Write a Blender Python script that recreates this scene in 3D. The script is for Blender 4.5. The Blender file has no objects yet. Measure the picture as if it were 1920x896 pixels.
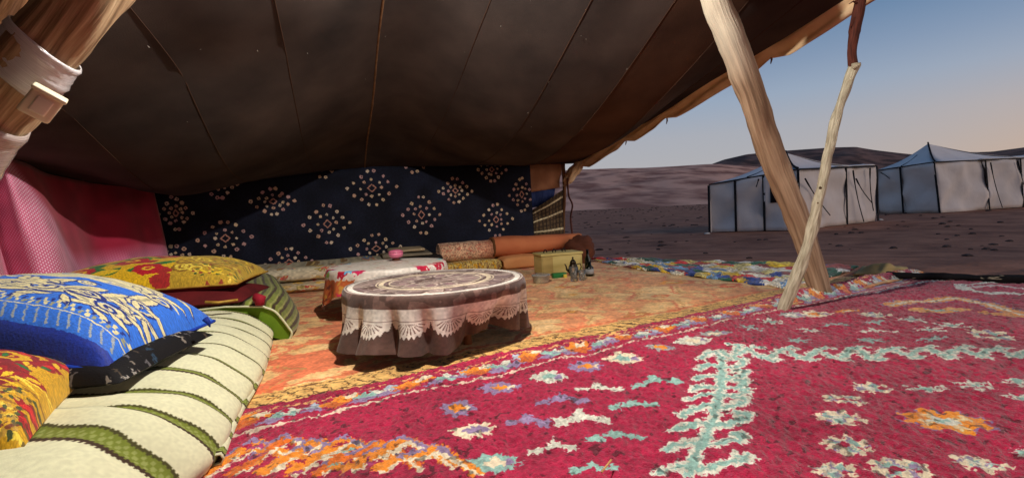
import bpy, bmesh, math, random
import numpy as np
from math import sin, cos, pi, radians, atan, atan2, sqrt, exp
from mathutils import Vector, Matrix, noise as mnoise
rng = np.random.default_rng(7); random.seed(7)
S = bpy.context.scene; COL = S.collection

# ------------------------------------------------------------------ camera, world, light, exposure
F, CH, PITCH, ROLL = 900.0, 0.62, atan(53 / 900), radians(3.0)
cam = bpy.data.cameras.new("camera"); cam.sensor_width = 36; cam.lens = F / 1920 * 36
cam.clip_start = 0.02; cam.clip_end = 5000
co = bpy.data.objects.new("camera", cam); COL.objects.link(co)
co.matrix_world = Matrix.Translation((0, 0, CH)) @ Matrix.Rotation(pi / 2 - PITCH, 4, 'X') @ Matrix.Rotation(-ROLL, 4, 'Z')
S.camera = co

W = bpy.data.worlds.new("World"); S.world = W; W.use_nodes = True
SUN_EL, SUN_AZ = radians(15), radians(125)
nt = W.node_tree; bg = nt.nodes["Background"]
sky = nt.nodes.new("ShaderNodeTexSky"); sky.sky_type = 'NISHITA'; sky.sun_disc = False
sky.sun_elevation = SUN_EL; sky.sun_rotation = SUN_AZ; sky.altitude = 900; sky.air_density = 1.0; sky.dust_density = 1.6; sky.ozone_density = 3.0
def srgb(c, k=1.0): return tuple((((v / 255) / 12.92 if v / 255 <= .04045 else ((v / 255 + .055) / 1.055) ** 2.4)) * k for v in c) + (1,)
def N(kind, **kw):
    n = nt.nodes.new(kind)
    for k, v in kw.items(): setattr(n, k, v)
    return n
def ln(a, b): nt.links.new(a, b)
def mth(op, a, b=None):
    n = N("ShaderNodeMath", operation=op); n.use_clamp = False
    for i, v in enumerate((a, b)):
        if v is None: continue
        if isinstance(v, (int, float)): n.inputs[i].default_value = v
        else: ln(v, n.inputs[i])
    return n.outputs[0]
# dusk air: pale towards the horizon, warm low down on the sun's side, deepening blue above
tc = N("ShaderNodeTexCoord"); sx = N("ShaderNodeSeparateXYZ"); ln(tc.outputs["Generated"], sx.inputs[0])
elv = mth('ARCSINE', sx.outputs[2]); e01 = mth('DIVIDE', elv, pi / 2)
ramp = N("ShaderNodeValToRGB"); el_ = ramp.color_ramp.elements
stops = [(0, (184, 178, 176)), (7, (172, 174, 182)), (10.5, (154, 169, 189)), (13.5, (134, 154, 181)), (19, (90, 126, 164)), (32, (66, 102, 144)), (90, (46, 66, 102))]
el_[0].position = 0; el_[0].color = srgb(stops[0][1]); el_[1].position = 1; el_[1].color = srgb(stops[-1][1])
for d_, c_ in stops[1:-1]: q_ = el_.new(d_ / 90); q_.color = srgb(c_)
ln(e01, ramp.inputs[0])
side = mth('ADD', mth('MULTIPLY', sx.outputs[0], sin(SUN_AZ)), mth('MULTIPLY', sx.outputs[1], cos(SUN_AZ)))
mr_ = N("ShaderNodeMapRange", interpolation_type='SMOOTHSTEP'); ln(side, mr_.inputs[0]); mr_.inputs[1].default_value = -.2; mr_.inputs[2].default_value = .62
low = mth('POWER', 2.718, mth('MULTIPLY', mth('POWER', mth('DIVIDE', mth('ABSOLUTE', elv), radians(7.5)), 2.0), -1.0))
warm = N("ShaderNodeMix", data_type='RGBA'); ln(mth('MULTIPLY', mr_.outputs[0], low), warm.inputs[0]); ln(ramp.outputs[0], warm.inputs[6]); warm.inputs[7].default_value = srgb((214, 168, 126))
sc_ = N("ShaderNodeVectorMath", operation='SCALE'); ln(warm.outputs[2], sc_.inputs[0]); sc_.inputs[3].default_value = 10.0
mx = N("ShaderNodeMix", data_type='RGBA'); mx.inputs[0].default_value = .94; ln(sky.outputs[0], mx.inputs[6]); ln(sc_.outputs[0], mx.inputs[7])
ln(mx.outputs[2], bg.inputs[0]); bg.inputs[1].default_value = 0.10

sl = bpy.data.lights.new("sun", 'SUN'); sl.energy = 0.95; sl.angle = radians(40); sl.color = (1.0, 0.78, 0.62)
so = bpy.data.objects.new("sun", sl); COL.objects.link(so)
so.rotation_euler = (radians(90) - SUN_EL, 0, -SUN_AZ + pi)     # afterglow, from the bright side of the sky
S.view_settings.view_transform = 'Standard'; S.view_settings.look = 'None'
S.view_settings.exposure = 0; S.view_settings.gamma = 1
LAMP = Vector((-0.10, 1.64, 1.90)); LAMP_W = 175.0

# ------------------------------------------------------------------ survey helpers (photo pixel -> metres)
cp, sp = cos(PITCH), sin(PITCH); cr, sr = cos(ROLL), sin(ROLL)
fw = Vector((0, cp, -sp)); r0 = Vector((1, 0, 0)); u0 = Vector((0, sp, cp))
rt = r0 * cr - u0 * sr; up = r0 * sr + u0 * cr; CAMP = Vector((0, 0, CH))
def ray(x, y): return fw + rt * ((x - 960) / F) - up * ((y - 448) / F)
def G(x, y, z=0.0):
    d = ray(x, y); return CAMP + d * ((z - CH) / d.z)
def P(x, y, Y):
    d = ray(x, y); return CAMP + d * (Y / d.y)
TO = Vector((-3.30, 4.45, 0)); TU = Vector((.94, .34, 0)); TV = Vector((.34, -.94, 0))       # tent axes: along back wall, away from it
def T(u, t, z=0.0): return TO + TU * u + TV * t + Vector((0, 0, z))
def toT(p):
    d = Vector((p.x, p.y, 0)) - TO; return d.dot(TU), d.dot(TV)

# ------------------------------------------------------------------ object helpers
def tag(o, label=None, cat=None, group=None, kind=None):
    if label: o["label"] = label
    if cat: o["category"] = cat
    if group: o["group"] = group
    if kind: o["kind"] = kind
    return o
def thing(name, loc, label, cat, group=None):
    o = bpy.data.objects.new(name, None); o.empty_display_size = .1; COL.objects.link(o); o.location = loc
    return tag(o, label, cat, group)
def wloc(o):
    v = Vector((0, 0, 0))
    while o is not None: v = v + o.location; o = o.parent
    return v
def mesh(name, verts, faces, mat, parent=None, uv=None, smooth=True, loc=None, solid=0.0, rim=True):
    me = bpy.data.meshes.new(name)
    base = wloc(parent) if parent is not None else (Vector(loc) if loc is not None else Vector((0, 0, 0)))
    bx, by, bz = base
    me.from_pydata([(v[0] - bx, v[1] - by, v[2] - bz) for v in verts], [], faces)
    if uv is not None:
        l = me.uv_layers.new(name="UVMap"); li = np.empty(len(me.loops), np.int32); me.loops.foreach_get("vertex_index", li)
        l.data.foreach_set("uv", np.asarray(uv, np.float32)[li].ravel())
    if smooth: me.polygons.foreach_set("use_smooth", [True] * len(me.polygons))
    for m in (mat if isinstance(mat, (list, tuple)) else [mat]): me.materials.append(m)
    me.update()
    o = bpy.data.objects.new(name, me); COL.objects.link(o)
    if parent is not None: o.parent = parent
    elif loc is not None: o.location = loc
    if solid:
        md = o.modifiers.new("thickness", 'SOLIDIFY'); md.thickness = solid; md.offset = 0; md.use_rim = rim
    return o
def gridf(nu, nv, fn, wrap=False):
    """fn(a,b) with a,b in 0..1 -> point; returns verts, faces, uv"""
    V, UV, Fc = [], [], []
    for j in range(nv + 1):
        for i in range(nu + 1):
            a, b = i / nu, j / nv
            V.append(fn(a, b)); UV.append((a, b))
    n = nu + 1
    for j in range(nv):
        for i in range(nu):
            k = j * n + i; Fc.append((k, k + 1, k + n + 1, k + n))
    return V, Fc, UV
def lerp(a, b, t): return a + (b - a) * t
def patch(a, b, c, d, nu, nv, disp=0.0, scale=3.0, seed=0.0, sag=0.0):
    """a,b bottom left/right; d,c top left/right"""
    nrm = (b - a).cross(d - a).normalized()
    def f(x, y):
        p = lerp(lerp(a, b, x), lerp(d, c, x), y)
        w = mnoise.noise(p * scale + Vector((seed, 0, 0))) * disp + sag * sin(pi * x) * sin(pi * y)
        return p + nrm * w
    return gridf(nu, nv, f)
def tube_data(pts, rad, n=10, jitter=0.0, seed=0, squash=1.0):
    pts = [Vector(p) for p in pts]; V, Fc, UV = [], [], []
    if not hasattr(rad, "__len__"): rad = [rad] * len(pts)
    L = 0; pn = None
    for i, p in enumerate(pts):
        t = (pts[min(i + 1, len(pts) - 1)] - pts[max(i - 1, 0)]).normalized()
        if pn is None:
            a = Vector((0, 0, 1)) if abs(t.z) < .9 else Vector((1, 0, 0)); pn = t.cross(a).normalized()
        pn = (pn - t * pn.dot(t)).normalized(); bn = t.cross(pn)
        if i: L += (p - pts[i - 1]).length
        for k in range(n + 1):
            th = 2 * pi * k / n
            q = p + (pn * cos(th) + bn * sin(th) * squash) * rad[i]
            if jitter:
                e = pn * cos(th) + bn * sin(th)
                q = q + e * mnoise.noise(Vector((cos(th) * 1.3 + seed, sin(th) * 1.3, L * 9))) * jitter
            V.append(q); UV.append((k / n, L))
    m = n + 1
    for i in range(len(pts) - 1):
        for k in range(n): Fc.append((i * m + k, i * m + k + 1, (i + 1) * m + k + 1, (i + 1) * m + k))
    for i, rev in ((0, True), (len(pts) - 1, False)):
        c = len(V); V.append(pts[i]); UV.append((.5, UV[i * m][1]))
        for k in range(n):
            a, b = i * m + k, i * m + k + 1
            Fc.append((c, b, a) if rev else (c, a, b))
    return V, Fc, UV
def tube(name, pts, rad, mat, parent=None, n=10, jitter=0.0, seed=0, **kw):
    V, Fc, UV = tube_data(pts, rad, n, jitter, seed); return mesh(name, V, Fc, mat, parent, UV, **kw)
def smoothpts(pts, n):
    """Catmull-Rom through control points"""
    pts = [Vector(p) for p in pts]; out = []
    q = [pts[0] * 2 - pts[1]] + pts + [pts[-1] * 2 - pts[-2]]
    for i in range(1, len(q) - 2):
        for k in range(n):
            t = k / n; a, b, c, d = q[i - 1], q[i], q[i + 1], q[i + 2]
            out.append(.5 * ((2 * b) + (c - a) * t + (2 * a - 5 * b + 4 * c - d) * t * t + (3 * b - a - 3 * c + d) * t ** 3))
    out.append(pts[-1]); return out
def lathe_data(prof, n=24, c=Vector((0, 0, 0)), tilt=None):
    V, Fc, UV = [], [], []
    for j, (r, z) in enumerate(prof):
        for k in range(n):
            th = 2 * pi * k / n; q = Vector((r * cos(th), r * sin(th), z))
            if tilt: q = tilt @ q
            V.append(c + q); UV.append((k / n, j / max(1, len(prof) - 1)))
    for j in range(len(prof) - 1):
        for k in range(n): Fc.append((j * n + k, j * n + (k + 1) % n, (j + 1) * n + (k + 1) % n, (j + 1) * n + k))
    Fc.append(tuple(range(n - 1, -1, -1))); m = (len(prof) - 1) * n; Fc.append(tuple(range(m, m + n)))
    return V, Fc, UV
def box_data(c, sx, sy, sz, ax=Vector((1, 0, 0)), ay=Vector((0, 1, 0)), bev=0.004, az=None):
    bm = bmesh.new(); bmesh.ops.create_cube(bm, size=1)
    for v in bm.verts: v.co = Vector((v.co.x * sx, v.co.y * sy, v.co.z * sz))
    if bev: bmesh.ops.bevel(bm, geom=bm.edges[:], offset=bev, segments=2, profile=.5, affect='EDGES')
    az = az or ax.cross(ay)
    V = [c + ax * v.co.x + ay * v.co.y + az * v.co.z for v in bm.verts]
    bm.verts.index_update(); Fc = [tuple(v.index for v in f.verts) for f in bm.faces]; bm.free(); return V, Fc
def join(*ds):
    V, Fc = [], []
    for d in ds:
        o = len(V); V += list(d[0]); Fc += [tuple(i + o for i in f) for f in d[1]]
    return V, Fc

# ------------------------------------------------------------------ pattern weaving (numpy canvases in metres -> generated images)
def vnoise(h, w, cell, seed=0):
    g = np.random.default_rng(seed); gh, gw = int(h / cell) + 3, int(w / cell) + 3
    a = g.random((gh, gw)).astype(np.float32)
    y = np.arange(h, dtype=np.float32) / cell; x = np.arange(w, dtype=np.float32) / cell
    yi, xi = y.astype(int), x.astype(int); fy = (y - yi)[:, None]; fx = (x - xi)[None, :]
    fy = fy * fy * (3 - 2 * fy); fx = fx * fx * (3 - 2 * fx)
    A = a[yi][:, xi]; B = a[yi][:, xi + 1]; C_ = a[yi + 1][:, xi]; D_ = a[yi + 1][:, xi + 1]
    return (A * (1 - fx) + B * fx) * (1 - fy) + (C_ * (1 - fx) + D_ * fx) * fy
class Canvas:
    def __init__(s, x0, y0, x1, y1, ppm, base):
        s.x0, s.y0, s.ppm = x0, y0, ppm; s.w = int(round((x1 - x0) * ppm)); s.h = int(round((y1 - y0) * ppm))
        s.a = np.empty((s.h, s.w, 3), np.float32); s.a[:] = np.array(base, np.float32); s.x1 = x0 + s.w / ppm; s.y1 = y0 + s.h / ppm
    def win(s, cx, cy, hx, hy):
        i0 = max(0, int((cx - hx - s.x0) * s.ppm)); i1 = min(s.w, int((cx + hx - s.x0) * s.ppm) + 1)
        j0 = max(0, int((cy - hy - s.y0) * s.ppm)); j1 = min(s.h, int((cy + hy - s.y0) * s.ppm) + 1)
        if i1 <= i0 or j1 <= j0: return None
        X = (np.arange(i0, i1) + .5) / s.ppm + s.x0 - cx; Y = (np.arange(j0, j1) + .5) / s.ppm + s.y0 - cy
        return (slice(j0, j1), slice(i0, i1)), X[None, :].astype(np.float32) + 0 * Y[:, None].astype(np.float32), Y[:, None].astype(np.float32) + 0 * X[None, :].astype(np.float32)
    def full(s):
        X = (np.arange(s.w) + .5) / s.ppm + s.x0; Y = (np.arange(s.h) + .5) / s.ppm + s.y0
        return X[None, :].astype(np.float32) + np.zeros((s.h, 1), np.float32), Y[:, None].astype(np.float32) + np.zeros((1, s.w), np.float32)
    def put(s, sl, m, col):
        m = np.clip(m, 0, 1)[..., None]; s.a[sl] = s.a[sl] * (1 - m) + np.array(col, np.float32) * m
    def shape(s, cx, cy, hx, hy, fn, col, ang=0.0):
        R_ = sqrt(hx * hx + hy * hy) if ang else 0
        w = s.win(cx, cy, R_ or hx * 1.05, R_ or hy * 1.05)
        if w is None: return
        sl, X, Y = w
        if ang: X, Y = X * cos(ang) + Y * sin(ang), -X * sin(ang) + Y * cos(ang)
        s.put(sl, fn(X / hx, Y / hy).astype(np.float32), col)
    def ell(s, cx, cy, hx, hy, col, ang=0.0): s.shape(cx, cy, hx, hy, lambda x, y: (x * x + y * y < 1), col, ang)
    def dia(s, cx, cy, hx, hy, col, ang=0.0): s.shape(cx, cy, hx, hy, lambda x, y: (abs(x) + abs(y) < 1), col, ang)
    def poly(s, pts, col):
        p = np.array(pts); c = (p.min(0) + p.max(0)) / 2; h = (p.max(0) - p.min(0)) / 2 + 1 / s.ppm
        w = s.win(c[0], c[1], h[0], h[1])
        if w is None: return
        sl, X, Y = w; X = X + c[0]; Y = Y + c[1]; m = np.zeros(X.shape, bool)
        for i in range(len(p)):
            (ax, ay), (bx, by) = p[i], p[(i + 1) % len(p)]
            if ay == by: continue
            m ^= ((ay > Y) != (by > Y)) & (X < (bx - ax) * (Y - ay) / (by - ay) + ax)
        s.put(sl, m.astype(np.float32), col)
    def line(s, pts, wd, col):
        for (ax, ay), (bx, by) in zip(pts[:-1], pts[1:]):
            w = s.win((ax + bx) / 2, (ay + by) / 2, abs(ax - bx) / 2 + wd, abs(ay - by) / 2 + wd)
            if w is None: continue
            sl, X, Y = w; X = X + (ax + bx) / 2 - ax; Y = Y + (ay + by) / 2 - ay
            dx, dy = bx - ax, by - ay; L = dx * dx + dy * dy + 1e-12
            t = np.clip((X * dx + Y * dy) / L, 0, 1); d = np.hypot(X - t * dx, Y - t * dy)
            s.put(sl, (d < wd / 2).astype(np.float32), col)
    def warp(s, amp, cell, seed=1):
        """hand-tufted edges: every texel looks a little aside"""
        dx = (vnoise(s.h, s.w, cell, seed) - .5) * 2 * amp; dy = (vnoise(s.h, s.w, cell, seed + 1) - .5) * 2 * amp
        j = np.clip(np.arange(s.h)[:, None] + dy, 0, s.h - 1).astype(int); i = np.clip(np.arange(s.w)[None, :] + dx, 0, s.w - 1).astype(int)
        s.a = s.a[j, i]
    def grain(s, amt, cell, seed=3): s.a *= (1 + (vnoise(s.h, s.w, cell, seed) - .5)[..., None] * 2 * amt)
    def uv(s, x, y): return ((x - s.x0) / (s.x1 - s.x0), (y - s.y0) / (s.y1 - s.y0))
    def image(s, name):
        im = bpy.data.images.new(name, s.w, s.h); px = np.ones((s.h, s.w, 4), np.float32); px[..., :3] = np.clip(s.a / 255, 0, 1)
        im.pixels.foreach_set(px.ravel()); im.update(); im.pack(); return im

# ------------------------------------------------------------------ materials
def lin(c): return tuple(((v / 255) / 12.92 if v / 255 <= .04045 else ((v / 255 + .055) / 1.055) ** 2.4) for v in c) + (1,)
def new_mat(name, rough=.9, sheen=0.0):
    m = bpy.data.materials.new(name); m.use_nodes = True; b = m.node_tree.nodes["Principled BSDF"]
    b.inputs["Roughness"].default_value = rough; b.inputs["Specular IOR Level"].default_value = .25
    if sheen: b.inputs["Sheen Weight"].default_value = sheen; b.inputs["Sheen Roughness"].default_value = .5
    return m, m.node_tree, b
def add_bump(nt, b, scale, strength, dist=.004, coord="Object", mapping=None, detail=4, extra=None):
    tc = nt.nodes.new("ShaderNodeTexCoord"); n = nt.nodes.new("ShaderNodeTexNoise"); n.inputs["Scale"].default_value = scale; n.inputs["Detail"].default_value = detail
    src = tc.outputs[coord]
    if mapping:
        mp = nt.nodes.new("ShaderNodeMapping"); mp.inputs["Scale"].default_value = mapping; nt.links.new(src, mp.inputs[0]); src = mp.outputs[0]
    nt.links.new(src, n.inputs["Vector"]); bp = nt.nodes.new("ShaderNodeBump"); bp.inputs["Strength"].default_value = strength; bp.inputs["Distance"].default_value = dist
    nt.links.new(n.outputs[0], bp.inputs["Height"]); nt.links.new(bp.outputs[0], b.inputs["Normal"]); return bp
def mat_img(name, im, rough=.92, bump=(180, .5, .003), sheen=0.0, spec=.2):
    m, nt, b = new_mat(name, rough, sheen); t = nt.nodes.new("ShaderNodeTexImage"); t.image = im; t.interpolation = 'Linear'; t.extension = 'EXTEND'
    nt.links.new(t.outputs[0], b.inputs["Base Color"]); b.inputs["Specular IOR Level"].default_value = spec
    if bump: add_bump(nt, b, bump[0], bump[1], bump[2])
    return m
def mat_n(name, c1, c2, scale=8, rough=.9, mapping=None, coord="Object", bump=None, detail=5, lo=.3, hi=.7, spec=.25, c3=None):
    m, nt, b = new_mat(name, rough); b.inputs["Specular IOR Level"].default_value = spec
    tc = nt.nodes.new("ShaderNodeTexCoord"); src = tc.outputs[coord]
    if mapping:
        mp = nt.nodes.new("ShaderNodeMapping"); mp.inputs["Scale"].default_value = mapping; nt.links.new(src, mp.inputs[0]); src = mp.outputs[0]
    n = nt.nodes.new("ShaderNodeTexNoise"); n.inputs["Scale"].default_value = scale; n.inputs["Detail"].default_value = detail; nt.links.new(src, n.inputs["Vector"])
    r = nt.nodes.new("ShaderNodeValToRGB"); e = r.color_ramp.elements; e[0].position = lo; e[1].position = hi; e[0].color = lin(c1); e[1].color = lin(c2)
    if c3: k = r.color_ramp.elements.new((lo + hi) / 2); k.color = lin(c3)
    nt.links.new(n.outputs[0], r.inputs[0]); nt.links.new(r.outputs[0], b.inputs["Base Color"])
    if bump: add_bump(nt, b, bump[0], bump[1], bump[2], coord, mapping)
    return m
def mat_glass(name, c, rough=.05, tr=1.0):
    m, nt, b = new_mat(name, rough); b.inputs["Base Color"].default_value = lin(c); b.inputs["Transmission Weight"].default_value = tr; b.inputs["Specular IOR Level"].default_value = .5; b.inputs["IOR"].default_value = 1.45
    return m
M = {}
M['sand'] = mat_n('sand', (128, 82, 62), (178, 122, 94), 1.6, .95, bump=(16, .6, .04), detail=10, lo=.32, hi=.68)
M['hill_pale'] = mat_n('hill_pale', (158, 104, 84), (238, 178, 148), .07, .95, mapping=(1, .35, 3.5), detail=12, lo=.40, hi=.58)
M['hill_dark'] = mat_n('hill_dark', (74, 54, 47), (134, 98, 84), .05, .95, mapping=(1, .4, 4), detail=9, lo=.4, hi=.62)
M['rock'] = mat_n('rock', (48, 38, 36), (90, 72, 66), 3, .9)
M['roof'] = mat_n('goat_hair_roof', (50, 45, 44), (80, 70, 66), 2.2, 1.0, mapping=(1, 1, 1), bump=(160, .25, .003), detail=8, spec=.03)
M['roof_brown'] = mat_n('goat_hair_roof_brown', (58, 43, 37), (86, 64, 52), 2.6, 1.0, bump=(160, .25, .003), detail=8, spec=.03)
M['seam'] = mat_n('seam_thread', (92, 66, 44), (128, 96, 66), 20, .9)
M['canvas'] = mat_n('canvas_hem', (206, 172, 132), (232, 202, 162), 6, .9, bump=(60, .4, .004))
M['snag'] = mat_n('white_thread', (130, 124, 116), (190, 184, 174), 10)
M['log'] = mat_n('log_wood', (96, 74, 52), (202, 178, 142), 3.0, .8, mapping=(9, 1.2, 1), coord="UV", bump=(4, .7, .008), detail=8, lo=.3, hi=.68, c3=(164, 136, 102))
M['log_dark'] = mat_n('old_log_wood', (84, 54, 34), (140, 98, 62), 3.0, .8, mapping=(7, 1.3, 1), coord="UV", bump=(4, .7, .008), detail=8)
M['pole'] = mat_n('pole_wood', (104, 84, 66), (196, 172, 144), 2.4, .8, mapping=(9, .8, 1), coord="UV", bump=(4, .9, .008), detail=10, lo=.26, hi=.70, c3=(164, 138, 112))
nt_ = M['pole'].node_tree; b_ = nt_.nodes["Principled BSDF"]; src_ = b_.inputs["Base Color"].links[0].from_socket
uvn = nt_.nodes.new("ShaderNodeUVMap"); sep_ = nt_.nodes.new("ShaderNodeSeparateXYZ"); mp_ = nt_.nodes.new("ShaderNodeMapRange"); mp_.interpolation_type = 'SMOOTHSTEP'; mp_.inputs[1].default_value = 1.38; mp_.inputs[2].default_value = 1.75; mp_.inputs[4].default_value = .7
wx_ = nt_.nodes.new("ShaderNodeMix"); wx_.data_type = 'RGBA'; wx_.inputs[7].default_value = lin((214, 208, 188))
nt_.links.new(uvn.outputs[0], sep_.inputs[0]); nt_.links.new(sep_.outputs[1], mp_.inputs[0]); nt_.links.new(mp_.outputs[0], wx_.inputs[0]); nt_.links.new(src_, wx_.inputs[6]); nt_.links.new(wx_.outputs[2], b_.inputs["Base Color"])   # bark scraped off towards the top
M['peeled'] = mat_n('peeled_wood', (134, 122, 98), (208, 200, 176), 4, .8, mapping=(4, 3, 1), coord="UV", bump=(6, 1.0, .007), detail=9, lo=.24, hi=.62)
M['bark'] = mat_n('dark_bark', (62, 30, 24), (104, 54, 42), 5, .8, mapping=(4, 3, 1), coord="UV", bump=(6, .6, .005))
M['knot'] = mat_n('knot', (40, 30, 24), (110, 84, 56), 30, .8)
M['black'] = mat_n('black_webbing', (16, 16, 19), (30, 30, 34), 10, .8)
M['canvas_white'] = mat_n('white_canvas', (202, 194, 188), (220, 211, 205), 1.4, .9, bump=(3, .5, .05))
M['canvas_roof'] = mat_n('white_roof_canvas', (214, 208, 204), (230, 226, 222), 1.4, .85, bump=(3, .5, .04))
M['dark'] = mat_n('dark_opening', (14, 14, 18), (26, 26, 30), 4)

# ------------------------------------------------------------------ ground and hills
def ground_z(x, y):
    r = sqrt(x * x + y * y); t = min(1, max(0, (r - 4.2) / 6)); z = -.022 - .26 * t * t * (3 - 2 * t)
    if r > 4: z += mnoise.fractal(Vector((x * .5, y * .5, 0)), 1, 2, 4) * .03 * min(1, (r - 4) / 3) + mnoise.noise(Vector((x * .05, y * .05, 3))) * .12 * min(1, max(0, (r - 20) / 40))
    return z
rings = [0.01, 2.5] + [4 * 1.075 ** k for k in range(92)]
V, Fc = [], []; NA = 288
for r in rings:
    for k in range(NA):
        a = 2 * pi * k / NA; x, y = r * sin(a), r * cos(a); V.append((x, y, ground_z(x, y)))
for j in range(len(rings) - 1):
    for k in range(NA): Fc.append((j * NA + k, (j + 1) * NA + k, (j + 1) * NA + (k + 1) % NA, j * NA + (k + 1) % NA))
tag(mesh('ground', V, Fc, M['sand']), kind='structure')

def hill(name, sil, r0, R, mat, az0, az1, n, rough, ext):
    """sil: photo silhouette -> azimuth, elevation of the ridge; built as a real slope between r0 and R"""
    az, el = [], []
    for x, y in sil:
        d = ray(x, y); az.append(atan2(d.x, d.y)); el.append(d.z / sqrt(d.x ** 2 + d.y ** 2))
    az = [az0 - .01, *az, az1 + .01] if ext else az; el = [ext[0], *el, ext[1]] if ext else el
    V, Fc = [], []; NR = 34
    for i in range(n + 1):
        a = lerp(az0, az1, i / n); H = float(np.interp(a, az, el)) * R
        H += CH
        for j in range(NR + 1):
            q = j / NR; rr = lerp(r0, R * 1.35, q); x, y = rr * sin(a), rr * cos(a)
            h = min(1, (rr - r0) / (R - r0)); s = h * h * (3 - 2 * h) * .45 + h * .55
            z = -.9 + (H + .9) * s if rr <= R else H - (rr - R) * .05
            if 0 < j and rr < R * .97: z += mnoise.fractal(Vector((x * .02, y * .02, rough)), .9, 2.1, 6) * H * .07 * sin(pi * h) * rough
            V.append((x, y, z))
    m = NR + 1
    for i in range(n):
        for j in range(NR): Fc.append((i * m + j, (i + 1) * m + j, (i + 1) * m + j + 1, i * m + j + 1))
    return tag(mesh(name, V, Fc, mat), kind='structure')
hill('pale_hill', [(1040, 321), (1095, 318), (1150, 316), (1210, 315), (1300, 310), (1345, 308), (1420, 314), (1520, 320), (1700, 326), (1920, 330)], 120, 420, M['hill_pale'], -1.2, 1.5, 320, 1.0, (.07, .04))
hill('dark_hill', [(1290, 330), (1330, 309), (1357, 299), (1400, 289), (1460, 283), (1560, 276), (1604, 275), (1640, 281), (1690, 287), (1720, 290), (1790, 284), (1830, 285), (1860, 284), (1920, 276), (1990, 268)], 430, 760, M['hill_dark'], atan2(ray(1285, 330).x, ray(1285, 330).y), 1.5, 260, 1.2, (.05, .10))
# scattered stones and tufts on the plain: too small and too many to count
V, Fc = [], []
for k in range(620):
    a = random.uniform(.03, .85); r = random.uniform(9, 110) if k > 70 else random.uniform(6, 30)
    c = Vector((r * sin(a), r * cos(a), 0)); c.z = ground_z(c.x, c.y); s = random.uniform(.02, .06) * (1 + r / 30) * .7; o = len(V)
    for j, (rr, zz) in enumerate(((1, 0), (.9, .35), (.45, .62))):
        for i in range(6):
            w = 2 * pi * i / 6 + j; q = s * rr * random.uniform(.7, 1.3); V.append((c.x + cos(w) * q * 1.4, c.y + sin(w) * q, c.z + zz * s))
    for j in range(2):
        for i in range(6): Fc.append((o + j * 6 + i, o + j * 6 + (i + 1) % 6, o + j * 6 + 6 + (i + 1) % 6, o + j * 6 + 6 + i))
    Fc.append(tuple(o + 12 + i for i in range(6)))
tag(mesh('desert_stones', V, Fc, M['rock'], smooth=False), kind='stuff')

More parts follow.
